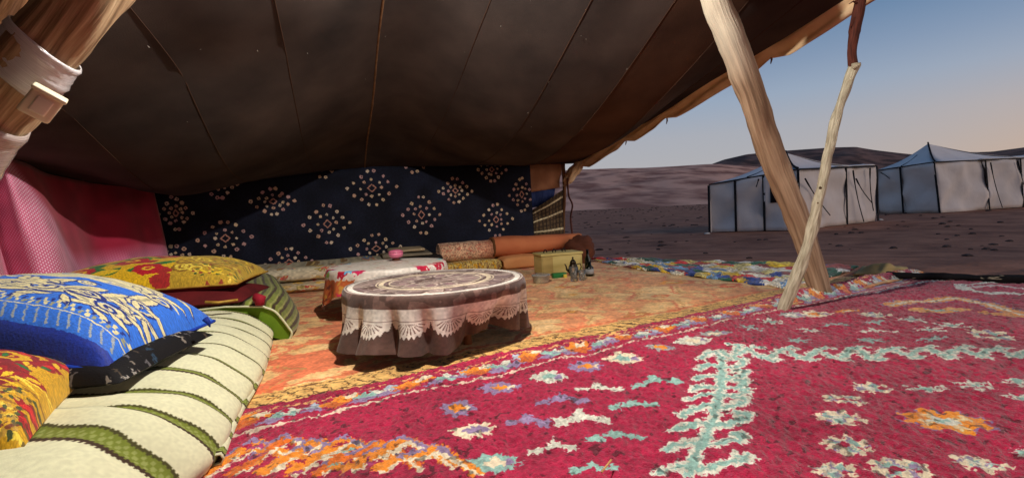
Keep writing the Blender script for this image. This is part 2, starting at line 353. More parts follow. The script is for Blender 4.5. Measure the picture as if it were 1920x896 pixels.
# ------------------------------------------------------------------ white tents out on the plain
def strap(name, a, b, w, side, mat, parent, th=.012):
    d = (b - a).normalized(); s = side.normalized(); n = d.cross(s).normalized()
    V = []
    for p in (a, b):
        for x, y in ((-1, -1), (1, -1), (1, 1), (-1, 1)): V.append(p + s * x * w / 2 + n * y * th)
    return mesh(name, V, [(0, 1, 2, 3), (7, 6, 5, 4), (0, 4, 5, 1), (1, 5, 6, 2), (2, 6, 7, 3), (3, 7, 4, 0)], mat, parent, smooth=False)
def far_tent(label, base, eave, peak, splits, roofbreak, window=None, annex=None):
    """base/eave: photo points of left, front and right corner; distances come from the ground"""
    gz = -.27; B = [G(x, y, gz) for x, y in base]; E = [P(x, y, b.y * k) for (x, y), b, k in zip(eave, B, (1.0, 1.0, 1.0))]
    root = thing('canvas_tent', B[1], label, 'tent', 'white tents pitched on the plain')
    pk = P(*peak)
    D_ = B[0] + B[2] - B[1]; ED = Vector((D_.x, D_.y, (E[0].z + E[2].z) / 2))
    for side in (0, 1):
        b0, b1, e0, e1 = B[side], B[side + 1], E[side], E[side + 1]
        cuts = [0] + splits[side] + [1]
        for k in range(len(cuts) - 1):
            x, y = cuts[k], cuts[k + 1]
            v, f, uv = patch(lerp(b0, b1, x), lerp(b0, b1, y), lerp(e0, e1, y), lerp(e0, e1, x), 14, 12, .15, 1.6, side * 3 + k, -.05)
            mesh('wall_panel', v, f, M['canvas_white'], root, solid=.01)
        nrm = (b1 - b0).cross(Vector((0, 0, 1))).normalized()
        for k, x in enumerate(cuts):
            if side == 1 and x == 0: continue
            strap('strap', lerp(b0, b1, x) + nrm * .05, lerp(e0, e1, x) + nrm * .05, .058, b1 - b0, M['black'], root)
        strap('strap', e0 + nrm * .045 + Vector((0, 0, .02)), e1 + nrm * .045 + Vector((0, 0, .02)), .036, Vector((0, 0, 1)), M['black'], root)
    for b0, b1, e0, e1 in ((B[2], D_, E[2], ED), (D_, B[0], ED, E[0])):
        v, f, uv = patch(b0, b1, e1, e0, 6, 4, .03, 1); mesh('wall_panel', v, f, M['canvas_white'], root)
    rb = P(*roofbreak)                                      # the ridge runs down from the peak to the lower end of the roof
    def roofp(a, b, c, n=10, s=-.12):
        def fn(x, y): return lerp(lerp(a, b, x), c, y) + Vector((0, 0, s * sin(pi * y) * (1 - .3 * sin(pi * x))))
        v, f, uv = gridf(n, n, fn); mesh('roof_panel', v, f, M['canvas_roof'], root, solid=.01)
    upz = Vector((0, 0, .03))
    roofp(E[0] + upz, E[1] + upz, pk); roofp(E[1] + upz, E[2] + upz, pk, s=-.16)
    roofp(E[2] + upz, ED + upz, pk); roofp(ED + upz, E[0] + upz, pk)
    tube('roof_seam', [lerp(E[1], pk, q) + Vector((0, 0, .055 - .12 * sin(pi * q))) for q in np.linspace(0, 1, 9)], .028, M['black'], root, 6)
    tube('roof_seam', [lerp(lerp(E[0], E[1], .45), pk, q) + Vector((0, 0, .05 - .12 * sin(pi * q))) for q in np.linspace(0, .6, 9)], .016, M['black'], root, 6)
    # low flat awning roof over the right-hand end
    a0, a1 = lerp(E[1], E[2], .42) + upz, E[2] + upz
    v, f, uv = patch(a0 + upz, a1 + upz, rb, lerp(a0, rb, .8), 8, 5, .02, 2); mesh('awning', v, f, M['canvas_roof'], root, solid=.012)
    if window:
        (x0, y0), (x1, y1) = window
        n1 = (B[1] - B[0]).cross(Vector((0, 0, 1))).normalized() * .06
        q = [lerp(lerp(B[0], B[1], x), lerp(E[0], E[1], x), y) + n1 for x, y in ((x0, y0), (x1, y0), (x1, y1), (x0, y1))]
        v, f, uv = patch(*q, 3, 3); mesh('window', v, f, M['dark'], root, solid=.02)
    for side, x, y0, x2, y2 in annex or []:
        b0, b1, e0, e1 = B[side], B[side + 1], E[side], E[side + 1]; n2 = (b1 - b0).cross(Vector((0, 0, 1))).normalized() * .11
        p0 = lerp(lerp(b0, b1, x), lerp(e0, e1, x), y0) + n2; p1 = lerp(lerp(b0, b1, x2), lerp(e0, e1, x2), y2) + n2 * 1.6
        tube('guy_rope', [lerp(p0, p1, q) - n2 * .3 * sin(pi * q) for q in np.linspace(0, 1, 8)], [.022 if k < 2 else .013 for k in range(8)], M['black'], root, 5)
    return root
t1 = far_tent('white canvas tent with a dark window, left of the two pitched outside', [(1331, 435), (1499, 431), (1643, 414)], [(1329, 348), (1496, 319), (1641, 313)],
              (1473, 287, 13.6), [[.31, .63], [.56]], (1618, 308, 16.5), ((.70, .5), (.86, .92)), [(1, .03, .85, .28, .2), (1, .62, .95, .72, .02), (1, .86, .98, .86, .2), (0, .58, .96, .55, .82), (1, .66, .8, .84, .35)])
t2 = far_tent('larger white canvas tent with a high pointed roof, at the right edge', [(1646, 400), (1764, 399), (1945, 386)], [(1643, 321), (1753, 305), (1940, 297)],
              (1740, 270, 18.6), [[.45], [.47, .83]], (1925, 291, 21.5), None, [(0, .12, .95, .3, .78), (1, .5, .95, .56, .02), (1, .78, .95, .86, .1)])
M['peg'] = mat_n('white_stone', (190, 186, 180), (225, 220, 212), 9)
for x, y, s, lb in ((1326, 438, .05, 'small pale stone on the sand at the left corner of the tents'), (1651, 412, .05, 'small pale stone on the dark sand between the two tents')):
    p = G(x, y, -.28); v = []
    bm = bmesh.new(); bmesh.ops.create_icosphere(bm, subdivisions=2, radius=s)
    v = [p + Vector((q.co.x * 1.7, q.co.y, q.co.z * .6)) * (1 + .3 * mnoise.noise(q.co * 20)) for q in bm.verts]; f = [tuple(w.index for w in fc.verts) for fc in bm.faces]; bm.free()
    tag(mesh('stone', v, f, M['peg'], loc=p), lb, 'stone')

# ------------------------------------------------------------------ the nomad tent we sit in
UMAX = 4.45
def sm(a, b, x):
    t = min(1, max(0, (x - a) / (b - a))); return t * t * (3 - 2 * t)
def rise(t):                                               # climbs to the ridge, then falls unseen behind the viewer to block sun fill
    return t if t < 3.8 else 3.8 + .5 * (t - 3.8) - (.45 * (t - 3.8) ** 2 if t < 5.2 else .882 + 1.9 * (t - 5.2))
def zc(u, t):
    q = rise(max(t, 0))
    zl = max(.02, 1.00 + .03 * q if q > 0 else 1.0 + .25 * q); zm = 1.15 + .235 * q; zr = 1.17 + .172 * q
    um = 2.0
    if u < 0: z = max(.02, zl + (.12 * u if u > -.5 else -.06 + 2.2 * (u + .5)))
    elif u < um: k = sm(0, 1, u / um) * .55 + .45 * (u / um); z = lerp(zl, zm, k)
    else: k = (u - um) / (UMAX - um); z = lerp(zm, zr, k)
    s = lerp(sin(pi * min(1, max(0, t / 2.5))), sin(pi * min(1, max(0, t / 3.4))), sm(.9, 1.9, u))
    arch = exp(-((u - 2.02) / .58) ** 2)
    z -= lerp(.24, .36, sm(1.6, 2.4, u)) * s * (1 - arch) * (sm(-.15, .55, u) if u < um else sm(UMAX, UMAX - .7, u))
    z += .012 * mnoise.noise(Vector((u * 3.1, t * .7, 12)))
    return max(z, .02) + mnoise.noise(Vector((u * 1.1, t * .9, 2))) * .03 * sm(0, .5, t)
tent = thing('nomad_tent', T(2.2, 2), 'large black goat hair tent roof in sewn strips with a tan canvas hem, spread overhead', 'tent')
UB = [-.95, .45, .92, 1.40, 1.90, 2.42, 2.92, 3.38, 3.80, 4.15, UMAX]
TMAX = 8.4
for i in range(len(UB) - 1):
    ua, ub = UB[i], UB[i + 1]
    def fn(a, b, ua=ua, ub=ub):
        u, t = lerp(ua, ub, a), lerp(-.12, TMAX, b); return T(u, t, zc(u, t))
    v, f, uv = gridf(8, 54, fn); mesh('roof_strip', v, f, M['roof_brown'] if i in (7,) else M['roof'], tent, uv, solid=.008, rim=False)
for i in range(1, len(UB) - 1):
    u = UB[i]; w = .0022 if i != 4 else .007
    tube('seam', [T(u + .012 * mnoise.noise(Vector((t, u, 0))), t, zc(u, t) - .0058) for t in np.linspace(.0, 5.2, 60)], [w * (1 + .5 * mnoise.noise(Vector((t * 9, u, 1)))) for t in np.linspace(0, 5.2, 60)], M['seam'] if i in (4,) else M['roof_brown'], tent, 6)
# canvas hem on the open right side, pleated and tied at intervals
def hem(a, b):
    t = lerp(-.02, 5.6, a); z = zc(UMAX, t); wv = mnoise.noise(Vector((t * 1.6, 0, 5)))
    tie = min(1, min(abs(t - k) for k in (0, .95, 1.62, 2.75, 4.2)) / .16)
    h = (.105 + .03 * wv) * (.55 + .45 * tie)
    return T(UMAX - .015 + .05 * b + .02 * wv * b + .012 * sin(b * 9 + t * 5) * tie, t, z + .006 - h * b)
v, f, uv = gridf(150, 8, hem); mesh('hem', v, f, M['canvas'], tent, uv, solid=.006)
for k in (.95, 1.62, 2.75):
    z = zc(UMAX, k)
    tube('hem_tie', [T(UMAX - .03, k, z + .01), T(UMAX + .045, k, z - .02), T(UMAX + .04, k + .01, z - .07), T(UMAX + .03, k + .01, z - .10)], [.007, .008, .007, .003], M['seam'], tent, 6)
def fn(a, b): 
    t = lerp(5.4, 7.2, a); p = T(UMAX - .05, t, 0); return p + TU * .03 * sin(a * 40) + Vector((0, 0, lerp(.0, zc(UMAX, t) - .01, b)))
v, f, uv = gridf(60, 12, fn); mesh('sun_block_cloth', v, f, M['roof'], tent, uv, solid=.008)   # unseen cloth added behind the viewer to block sun and sky fill
V, Fc = [], []
for k in range(20):                                        # bits of white thread caught in the weave
    u = random.choice(UB[2:8]) + random.gauss(0, .05) if k < 15 else random.uniform(.8, 3.4); t = random.uniform(1.8, 3.1)
    c = T(u, t, zc(u, t) - .012); s = random.uniform(.002, .005); o = len(V)
    d = Vector((random.gauss(0, 1), random.gauss(0, 1), -.3)).normalized() * s * random.uniform(1, 2.5)
    for q in (c - d, c + Vector((s * .5, 0, -.003)), c + d, c - Vector((s * .5, 0, .003))): V.append(q)
    V.append(c + Vector((0, 0, -s))); Fc += [(o, o + 1, o + 4), (o + 1, o + 2, o + 4), (o + 2, o + 3, o + 4), (o + 3, o, o + 4)]
tag(mesh('thread_snag', V, Fc, M['snag'], tent, smooth=False), kind='stuff')

# --- dark wall hanging with tie-dyed dot medallions
WT = .06
def wallpt(x, y, t=WT):
    d = ray(x, y); n = TV; q = CAMP + d * ((T(0, t) - CAMP).dot(n) / d.dot(n)); return (q - TO).dot(TU), q.z
cv = Canvas(-.5, 0, 3.9, 1.4, 420, (23, 27, 42)); cv.grain(.25, 60, 11); cv.grain(.2, 3, 12)
def medallion(x, y, hw, hh, seed):
    r = random.Random(seed); u, z = wallpt(x, y); u2, z2 = wallpt(x + hw, y); u3, z3 = wallpt(x, y - hh)
    a, b = abs(u2 - u), abs(z3 - z)
    def dot(dx, dz, s=1):
        c = r.choice([(206, 180, 150), (196, 160, 140), (214, 196, 176), (188, 150, 150)]); s *= r.uniform(.0135, .018)
        cx, cz = u + dx * a + r.gauss(0, .006), z + dz * b + r.gauss(0, .006); g = r.uniform(-.5, .5) + pi / 4
        cv.shape(cx, cz, s, s, lambda p, q: (abs(p) ** 3 + abs(q) ** 3 < 1), c, g)
        if r.random() < .75: cv.ell(cx + r.gauss(0, .002), cz, s * .36, s * .36, (58, 46, 40))
    for k in range(14):
        q = k / 3.5; i = int(q) % 4; g = q - int(q); p0 = [(1, 0), (0, 1), (-1, 0), (0, -1)]
        dot(lerp(p0[i][0], p0[(i + 1) % 4][0], g), lerp(p0[i][1], p0[(i + 1) % 4][1], g))
    for k in range(8):
        w = 2 * pi * k / 8; dot(.40 * cos(w), .40 * sin(w), .85)
    w0 = .17
    pts = [(u + a * w0, z), (u, z + b * w0 * 1.1), (u - a * w0, z), (u, z - b * w0 * 1.1), (u + a * w0, z)]
    cv.line(pts, .011, (178, 130, 116))
for k, (x, y, hw, hh) in enumerate([(423, 447, 50, 38), (512, 378, 40, 28), (614, 420, 42, 40), (697, 353, 45, 38), (790, 403, 34, 40), (853, 358, 30, 26), (930, 412, 31, 33), (705, 466, 46, 30), (978, 365, 22, 34),
                                   (604, 308, 38, 26), (776, 300, 36, 26), (922, 318, 26, 26), (542, 492, 44, 30), (330, 400, 30, 34), (410, 345, 34, 30), (330, 486, 40, 30)]): medallion(x, y, hw, hh, k)
cv.warp(1.6, 3, 5)
M['hanging'] = mat_img('indigo_wall_cloth', cv.image('indigo_cloth'), .9, (140, .35, .004))
def fn(a, b):
    u = lerp(-.45, 3.76, a); zt = zc(u, WT) - .01; z = lerp(.0, zt, b)
    return T(u, WT + .02 * sin(u * 5.1) + .025 * mnoise.noise(Vector((u * 1.7, z * 1.2, 9))) + .02 * (1 - b), z)
v, f, uv = gridf(90, 30, fn)
uv = [cv.uv((p - TO).dot(TU), p.z) for p in v]
tag(mesh('wall_hanging', v, f, M['hanging'], None, uv, loc=T(1.7, WT), solid=.006), 'dark indigo wall cloth with diamond medallions of pale dots, hanging along the tent back', 'wall hanging')

# --- pink dotted curtain down the left side
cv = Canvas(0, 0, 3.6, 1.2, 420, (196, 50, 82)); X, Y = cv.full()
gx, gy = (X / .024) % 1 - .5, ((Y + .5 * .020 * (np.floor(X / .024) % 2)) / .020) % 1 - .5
lit_ = np.clip((.60 + np.clip((X - 1.3) * 1.1, 0, 2) - Y) / .16, 0, 1); near_ = np.clip((X - 1.2) / .5, 0, 1)  # crimson above stands in for roof shade, pink below for lamplight
cv.put((slice(None), slice(None)), lit_ * (.9 - .3 * near_), (244, 152, 196))
dots_ = ((gx * gx + gy * gy) < .095) * lit_
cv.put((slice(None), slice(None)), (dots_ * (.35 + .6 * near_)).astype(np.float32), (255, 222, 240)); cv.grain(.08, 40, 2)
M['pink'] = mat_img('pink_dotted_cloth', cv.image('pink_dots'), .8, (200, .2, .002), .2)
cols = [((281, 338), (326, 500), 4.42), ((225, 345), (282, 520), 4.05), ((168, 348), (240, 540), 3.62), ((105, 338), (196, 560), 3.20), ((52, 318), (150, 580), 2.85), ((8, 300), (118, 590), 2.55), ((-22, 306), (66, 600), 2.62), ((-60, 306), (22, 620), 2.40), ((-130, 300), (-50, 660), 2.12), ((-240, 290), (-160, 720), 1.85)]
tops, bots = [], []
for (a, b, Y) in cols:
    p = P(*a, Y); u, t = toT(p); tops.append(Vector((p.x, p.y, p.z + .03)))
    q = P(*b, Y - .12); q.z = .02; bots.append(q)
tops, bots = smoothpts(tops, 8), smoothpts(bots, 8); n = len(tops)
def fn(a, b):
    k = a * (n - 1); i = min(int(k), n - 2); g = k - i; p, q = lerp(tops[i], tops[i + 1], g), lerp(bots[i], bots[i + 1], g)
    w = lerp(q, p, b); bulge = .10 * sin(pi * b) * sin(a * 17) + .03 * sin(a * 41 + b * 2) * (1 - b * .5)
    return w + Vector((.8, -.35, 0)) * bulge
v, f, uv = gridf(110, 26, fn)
tag(mesh('pink_curtain', v, f, M['pink'], None, [(x, y) for x, y in uv], loc=bots[20], solid=.004), 'pink curtain with rows of white dots, upper shade painted in crimson, draped in folds along the left side', 'curtain')

# --- cloths tied into the far right corner
CY = 5.86
cv = Canvas(0, 0, 1, 1, 160, (92, 76, 56)); X, Y = cv.full()
for k in range(9): cv.put((slice(None), slice(None)), (abs((X - .06 - k * .115)) < .022).astype(np.float32) * .8, (50, 42, 36)); cv.put((slice(None), slice(None)), (abs((Y - .1 - k * .12)) < .02).astype(np.float32) * .7, (58, 46, 38))
for k in (.2, .56, .86): cv.put((slice(None), slice(None)), (abs(Y - k) < .022).astype(np.float32), (196, 184, 150))
cv.grain(.2, 4, 5); M['plaid'] = mat_img('plaid_blanket', cv.image('plaid'), .95)
M['tan_cloth'] = mat_n('tan_cloth', (150, 104, 78), (186, 136, 104), 5, .9, bump=(40, .4, .004)); M['blue_cloth'] = mat_n('blue_cloth', (38, 56, 112), (66, 84, 142), 6, .9, mapping=(9, 9, 1), bump=(40, .4, .004))
def cloth(name, q, Y, mat, label, cat, disp=.06, n=14, uvm=None):
    pts = [P(x, y, yy) for (x, y), yy in zip(q, Y)]; v, f, uv = patch(*pts, n, n, disp, 6, hash(name) % 7, .02)
    return tag(mesh(name, v, f, mat, None, uv, loc=pts[0], solid=.008), label, cat)
cloth('tan_cloth', [(984, 362), (1048, 352), (1054, 306), (980, 308)], [5.82, 5.95, 5.95, 5.82], M['tan_cloth'], 'tan cloth tied across the far corner above the blue cloth', 'cloth')
cloth('blue_cloth', [(984, 392), (1032, 384), (1044, 348), (982, 348)], [5.86, 5.98, 5.98, 5.86], M['blue_cloth'], 'faded blue cloth hanging between the tan cloth and the plaid blanket', 'cloth')
cloth('plaid_blanket', [(1000, 446), (1056, 446), (1056, 356), (998, 394)], [5.74, 5.88, 5.88, 5.74], M['plaid'], 'brown plaid blanket with pale stripes hanging slantwise in the far corner', 'blanket', .04)
# corner knot of the hem canvas, corner stake and cord
k0 = P(1076, 322, 5.92)
bm = bmesh.new(); bmesh.ops.create_icosphere(bm, subdivisions=4, radius=1)
v = [k0 + Vector((q.co.x * .11 + q.co.z * .07, q.co.y * .08, q.co.z * .15 + q.co.x * .05)) * (1 + .35 * mnoise.noise(q.co * 2.2) + .12 * mnoise.noise(q.co * 7)) for q in bm.verts]; f = [tuple(w.index for w in fc.verts) for fc in bm.faces]; bm.free()
mesh('hem_knot', v, f, M['canvas'], tent)
tag(tube('corner_stake', smoothpts([P(1055, 470, 5.95), P(1056, 420, 5.95), P(1058, 360, 5.95), P(1056, 302, 5.95)], 5), .022, M['log_dark'], None, 8, .006, loc=P(1055, 470, 5.95)), 'thin dark stake holding up the far right corner of the tent', 'stake')
tag(tube('dangling_rope', smoothpts([P(1064, 334, 5.85), P(1066, 365, 5.85), P(1073, 385, 5.85), P(1070, 410, 5.85), P(1074, 446, 5.85)], 6), .011, M['bark'], None, 6, .004, loc=P(1064, 334, 5.85)), 'dark crooked rope hanging from the corner knot of the hem', 'rope')

# --- poles
def wood_pole(name, pts, rad, mats, label, cat='pole', n=16, jit=.010, seed=0):
    pts = smoothpts(pts, 8); m = len(pts); rr = [float(np.interp(i / (m - 1), np.linspace(0, 1, len(rad)), rad)) for i in range(m)]
    V, Fc, UV = tube_data(pts, rr, n, jit, seed)
    root = thing(name, pts[0], label, cat); mesh('trunk', V, Fc, mats, root, UV); return root, pts, rr
def knots(root, pts, rr, where, seed):
    r = random.Random(seed)
    for q in where:
        i = int(q * (len(pts) - 1)); p = pts[i]; d = (CAMP - p).normalized(); t = (pts[min(i + 1, len(pts) - 1)] - pts[max(0, i - 1)]).normalized()
        s = t.cross(d).normalized(); c = p + (d + s * r.uniform(-.5, .5)).normalized() * rr[i] * .97
        tube('knot', [c - d * .01, c + d * .004, c + d * .009], [.009, .007, .003], M['knot'], root, 8)
pole, pts, rr = wood_pole('tent_pole', [G(1541, 553), P(1500, 425, 2.92), P(1443, 280, 2.78), P(1400, 150, 2.60), P(1345, 10, 2.42), P(1295, -120, 2.3)], [.058, .068, .070, .069, .066, .062], M['pole'], 'thick smooth tent pole leaning left, its foot on the tan carpet', n=20, jit=.012, seed=3)
bp_, pts, rr = wood_pole('branch_post', [G(1467, 587), P(1482, 548, 2.52), P(1508, 478, 2.55), P(1530, 400, 2.56), P(1546, 320, 2.57), P(1573, 205, 2.58), P(1604, 122, 2.58)], [.028, .031, .028, .026, .024, .023, .023], M['peeled'], 'thin crooked branch post, peeled pale below and dark barked above', 'pole', 14, .012, 8)
knots(bp_, pts, rr, (.55, .62), 9)
V, Fc, UV = tube_data(smoothpts([P(1601, 128, 2.58), P(1598, 95, 2.58), P(1602, 60, 2.58), P(1611, 20, 2.58), P(1618, -30, 2.58), P(1630, -100, 2.58)], 6), [.023] * 12 + [.026] * 10 + [.027] * 9, 12, .008, 2); mesh('barked_top', V, Fc, M['bark'], bp_, UV)
tube('stub', [P(1600, 125, 2.56), P(1608, 121, 2.54), P(1614, 119, 2.53)], [.018, .012, .005], M['peeled'], bp_, 8, .006)
for a in ([(1612, 10), (1600, 3), (1592, 8)], [(1604, 33), (1598, 45), (1594, 53)], [(1610, 3), (1604, -8), (1590, -14)]):
    tube('twig', [P(x, y, 2.57) for x, y in a], [.006, .005, .002], M['bark'], bp_, 6)
# near pole at the left with tape and a small socket box
NY = 1.02
npole, pts, rr = wood_pole('tent_pole', [P(-270, 560, .98), P(-132, 382, .99), P(-48, 258, 1.0), P(58, 124, NY), P(148, 0, NY + .03), P(225, -120, NY + .06)], [.058, .060, .060, .060, .066, .07], M['log'], 'rough thick tent pole close by at the left, wrapped with clear tape', n=24, jit=.016, seed=12)
lp2, _, _ = wood_pole('tent_pole', [P(-260, 430, 1.16), P(-120, 200, 1.18), P(-36, 60, 1.2), P(32, -50, 1.22)], [.06, .06, .062, .062], M['log_dark'], 'darker old pole leaning behind the taped pole in the top left corner', n=18, jit=.012, seed=22)
lp2.name = 'old_tent_pole'
M['tape'] = mat_n('tape', (206, 200, 204), (246, 244, 246), 3, .18, mapping=(2, 22, 1), coord="UV", bump=(5, .35, .006), spec=.7)
M['tape_thin'] = mat_n('tape_thin', (170, 152, 146), (216, 202, 198), 3, .18, mapping=(2, 18, 1), coord="UV", bump=(5, .35, .006), spec=.7)
for k_, al_ in (('tape', .84), ('tape_thin', .74)):
    M[k_].node_tree.nodes["Principled BSDF"].inputs["Alpha"].default_value = al_; M[k_].node_tree.nodes["Principled BSDF"].inputs["Coat Weight"].default_value = .6
def wrap(name, q0, q1, mat, ext, tilt):
    m = len(pts) - 1; V, Fc, UV = [], [], []; NL = 16; n = 28; ax = None
    for j in range(NL + 1):
        q = lerp(q0, q1, j / NL) * m
        for k in range(n + 1):
            th = 2 * pi * k / n; qq = min(m - .01, max(0, q + tilt * m * cos(th))); i = int(qq); p = lerp(pts[i], pts[i + 1], qq - i); d = (pts[i + 1] - pts[i]).normalized()
            s = d.cross(Vector((0, 1, 0))).normalized(); b = d.cross(s)
            r = rr[i] + ext + .003 * mnoise.noise(Vector((cos(th) * 1.5, sin(th) * 1.5, j * .35))) + .0009 * sin(j * 2.4 + th)
            if j in (0, NL): r -= .002
            V.append(p + (s * cos(th) + b * sin(th)) * r); UV.append((k / n, j / NL))
    for j in range(NL):
        for k in range(n): a = j * (n + 1) + k; Fc.append((a, a + 1, a + n + 2, a + n + 1))
    mesh(name, V, Fc, mat, npole, UV, solid=.003)
wrap('tape_wrap', .565, .665, M['tape'], .006, .022)
wrap('tape_wrap', .23, .475, M['tape_thin'], .005, .020)
ax = (pts[int(.62 * 40)] - pts[int(.45 * 40)]).normalized(); d = (CAMP - P(72, 196, NY)).normalized(); s = ax.cross(d).normalized(); d = s.cross(ax)
M['cream_plastic'] = mat_n('cream_plastic', (232, 224, 190), (242, 236, 210), 6, .4, spec=.5)
M['rocker'] = mat_n('white_plastic', (232, 226, 204), (244, 240, 224), 6, .3, spec=.5)
sb = thing('socket_box', P(72, 196, NY - .085), 'small cream plastic socket box taped to the near pole', 'socket box')
v, f = box_data(P(78, 196, NY - .07), .050, .054, .040, -s, ax, .005, d); mesh('housing', v, f, M['cream_plastic'], sb)
v, f = box_data(P(79, 196, NY - .07) + d * .020, .026, .034, .006, -s, ax, .003, d); mesh('rocker', v, f, M['rocker'], sb)
v, f = box_data(P(78, 196, NY - .07) + ax * .027 + d * .004, .055, .008, .042, -s, ax, .003, d); mesh('lid_edge', v, f, M['cream_plastic'], sb)

# --- the lamp that lights the inside, hung from the roof above the frame
u_, t_ = toT(LAMP); lamp = thing('hanging_lamp', LAMP, 'bare bulb on a cord hung from the tent roof above the round tables', 'lamp')
tube('cord', [Vector((LAMP.x, LAMP.y, zc(u_, t_) + .01)), LAMP + Vector((0, 0, .12))], .004, M['black'], lamp, 6)
v, f, uv = lathe_data([(.012, .125), (.02, .12), (.02, .07), (.017, .06)], 14, LAMP); mesh('socket', v, f, M['peg'], lamp)
m, nt_, b = new_mat('bulb_glow', .4); b.inputs["Emission Color"].default_value = (1, .9, .76, 1); b.inputs["Emission Strength"].default_value = 12; b.inputs["Base Color"].default_value = (.9, .9, .9, 1)
v, f, uv = lathe_data([(.015, .062), (.024, .045), (.03, .025), (.026, .012), (.012, .003), (.003, .001)], 16, LAMP + Vector((0, 0, .03))); mesh('bulb', v, f, m, lamp)
pl = bpy.data.lights.new('bulb_light', 'POINT'); pl.energy = LAMP_W; pl.shadow_soft_size = .028; pl.color = (1.0, .93, .83)
po = bpy.data.objects.new('bulb_light', pl); COL.objects.link(po); po.parent = lamp; po.location = (0, 0, -.03)

# ------------------------------------------------------------------ floor coverings
RE = Vector((.883, .469, 0)).normalized(); RN = Vector((RE.y, -RE.x, 0)); RO = G(460, 775); RANG = atan2(RE.y, RE.x)
def rug2w(s, n, z=0.0): return RO + RE * s + RN * n + Vector((0, 0, z))
def rc(x, y):
    d = G(x, y) - RO; return d.dot(RE), d.dot(RN)
MAG = (166, 24, 66)
CREAM, TEAL, LILAC, ORG, PALE = (230, 214, 186), (142, 182, 174), (146, 124, 164), (236, 140, 40), (214, 214, 200)
cv = Canvas(-.55, -.05, 4.55, 2.6, 400, MAG)
rr_ = random.Random(3)
def size(x, y, hw, hh):
    Y = G(x, y).y; return hw / F * Y, hh * Y * Y / (F * CH)
def motif(x, y, hw, hh, kind):
    s, n = rc(x, y); a, b = size(x, y, hw, hh); sh = lambda fn, c, k=1: cv.shape(s, n, a * 1.3, b * 1.3, fn, c, RANG)
    ph = rr_.uniform(0, 6)
    if kind in ('white', 'teal', 'lilac'):
        c = {'white': PALE, 'teal': TEAL, 'lilac': LILAC}[kind]
        def tri(x, y):
            x = x * 1.3; y = -y * 1.3; e = .12 * np.sin(x * 14 + ph)
            body = (abs(x - .05) < .62 * (1 - (y + .55) / 1.5)) & (y > -.55) & (y < .95 + e)
            legs = (abs(abs(x) - .62 - .2 * (y < -.2)) < .30) & (y > -.95) & (y < -.1 + e)
            return body | legs
        sh(tri, c)
        sh(lambda x, y: (abs(x * 1.3 + .05) < .16) & (abs(y * 1.3 + .1) < .22), tuple(min(255, v + 18) for v in c))
    elif kind == 'star':
        sh(lambda x, y: np.hypot(x * 1.3, y * 1.3) < .62 + .38 * np.cos(6 * np.arctan2(y, x) + ph), PALE)
        sh(lambda x, y: np.hypot(x * 1.3, y * 1.3) < .25, TEAL)
    elif kind == 'tealstar': sh(lambda x, y: np.hypot(x * 1.3, y * 1.3) < .62 + .38 * np.cos(6 * np.arctan2(y, x) + ph), (150, 182, 176))
    elif kind in ('flower', 'ring'):
        R_ = lambda x, y: np.hypot(x * 1.3, y * 1.3)
        sh(lambda x, y: R_(x, y) < .84 + .16 * np.cos(8 * np.arctan2(y, x) + ph), CREAM)
        sh(lambda x, y: (R_(x, y) < .62) & (np.cos(3 * np.arctan2(y, x) + ph) > .1) & (R_(x, y) > .2), TEAL)
        sh(lambda x, y: (R_(x, y) < .75) & (np.cos(5 * np.arctan2(y, x) - ph) > .82) & (R_(x, y) > .15), (150, 134, 168))
        sh(lambda x, y: (np.hypot(x * 1.3 + .15, y * 1.3) < .26), MAG if kind == 'ring' else PALE)
        sh(lambda x, y: (np.hypot(x * 1.3 - .42, y * 1.3 - .2) < .16), MAG)
    elif kind == 'bigorange':
        R_ = lambda x, y: np.hypot(x * 1.3, y * 1.3)
        sh(lambda x, y: R_(x, y) < .86 + .16 * np.cos(8 * np.arctan2(y, x)), (140, 112, 160))
        sh(lambda x, y: R_(x, y) < .80 + .15 * np.cos(8 * np.arctan2(y, x)), ORG)
        sh(lambda x, y: (R_(x, y) < .62) & (np.cos(4 * np.arctan2(y, x) + .5) > .35), (226, 196, 150))
        sh(lambda x, y: R_(x, y) < .30, PALE); sh(lambda x, y: R_(x, y) < .15, TEAL)
    else:                                                   # diamonds: 'outer,inner'
        o, i = kind.split(','); C_ = dict(o=ORG, c=CREAM, t=TEAL, l=LILAC, w=PALE, g=(160, 158, 158))
        sh(lambda x, y: (abs(x * 1.3) ** 1.4 + abs(y * 1.3) ** 1.4 < .95 + .16 * np.sin(9 * np.arctan2(y, x) + ph)), C_[o])
        sh(lambda x, y: (abs(x * 1.3) + abs(y * 1.3) < .5), C_[i]); sh(lambda x, y: (abs(x * 1.3 - .5) < .14) & (abs(y * 1.3) < .3), C_['l' if o != 'l' else 'c'])
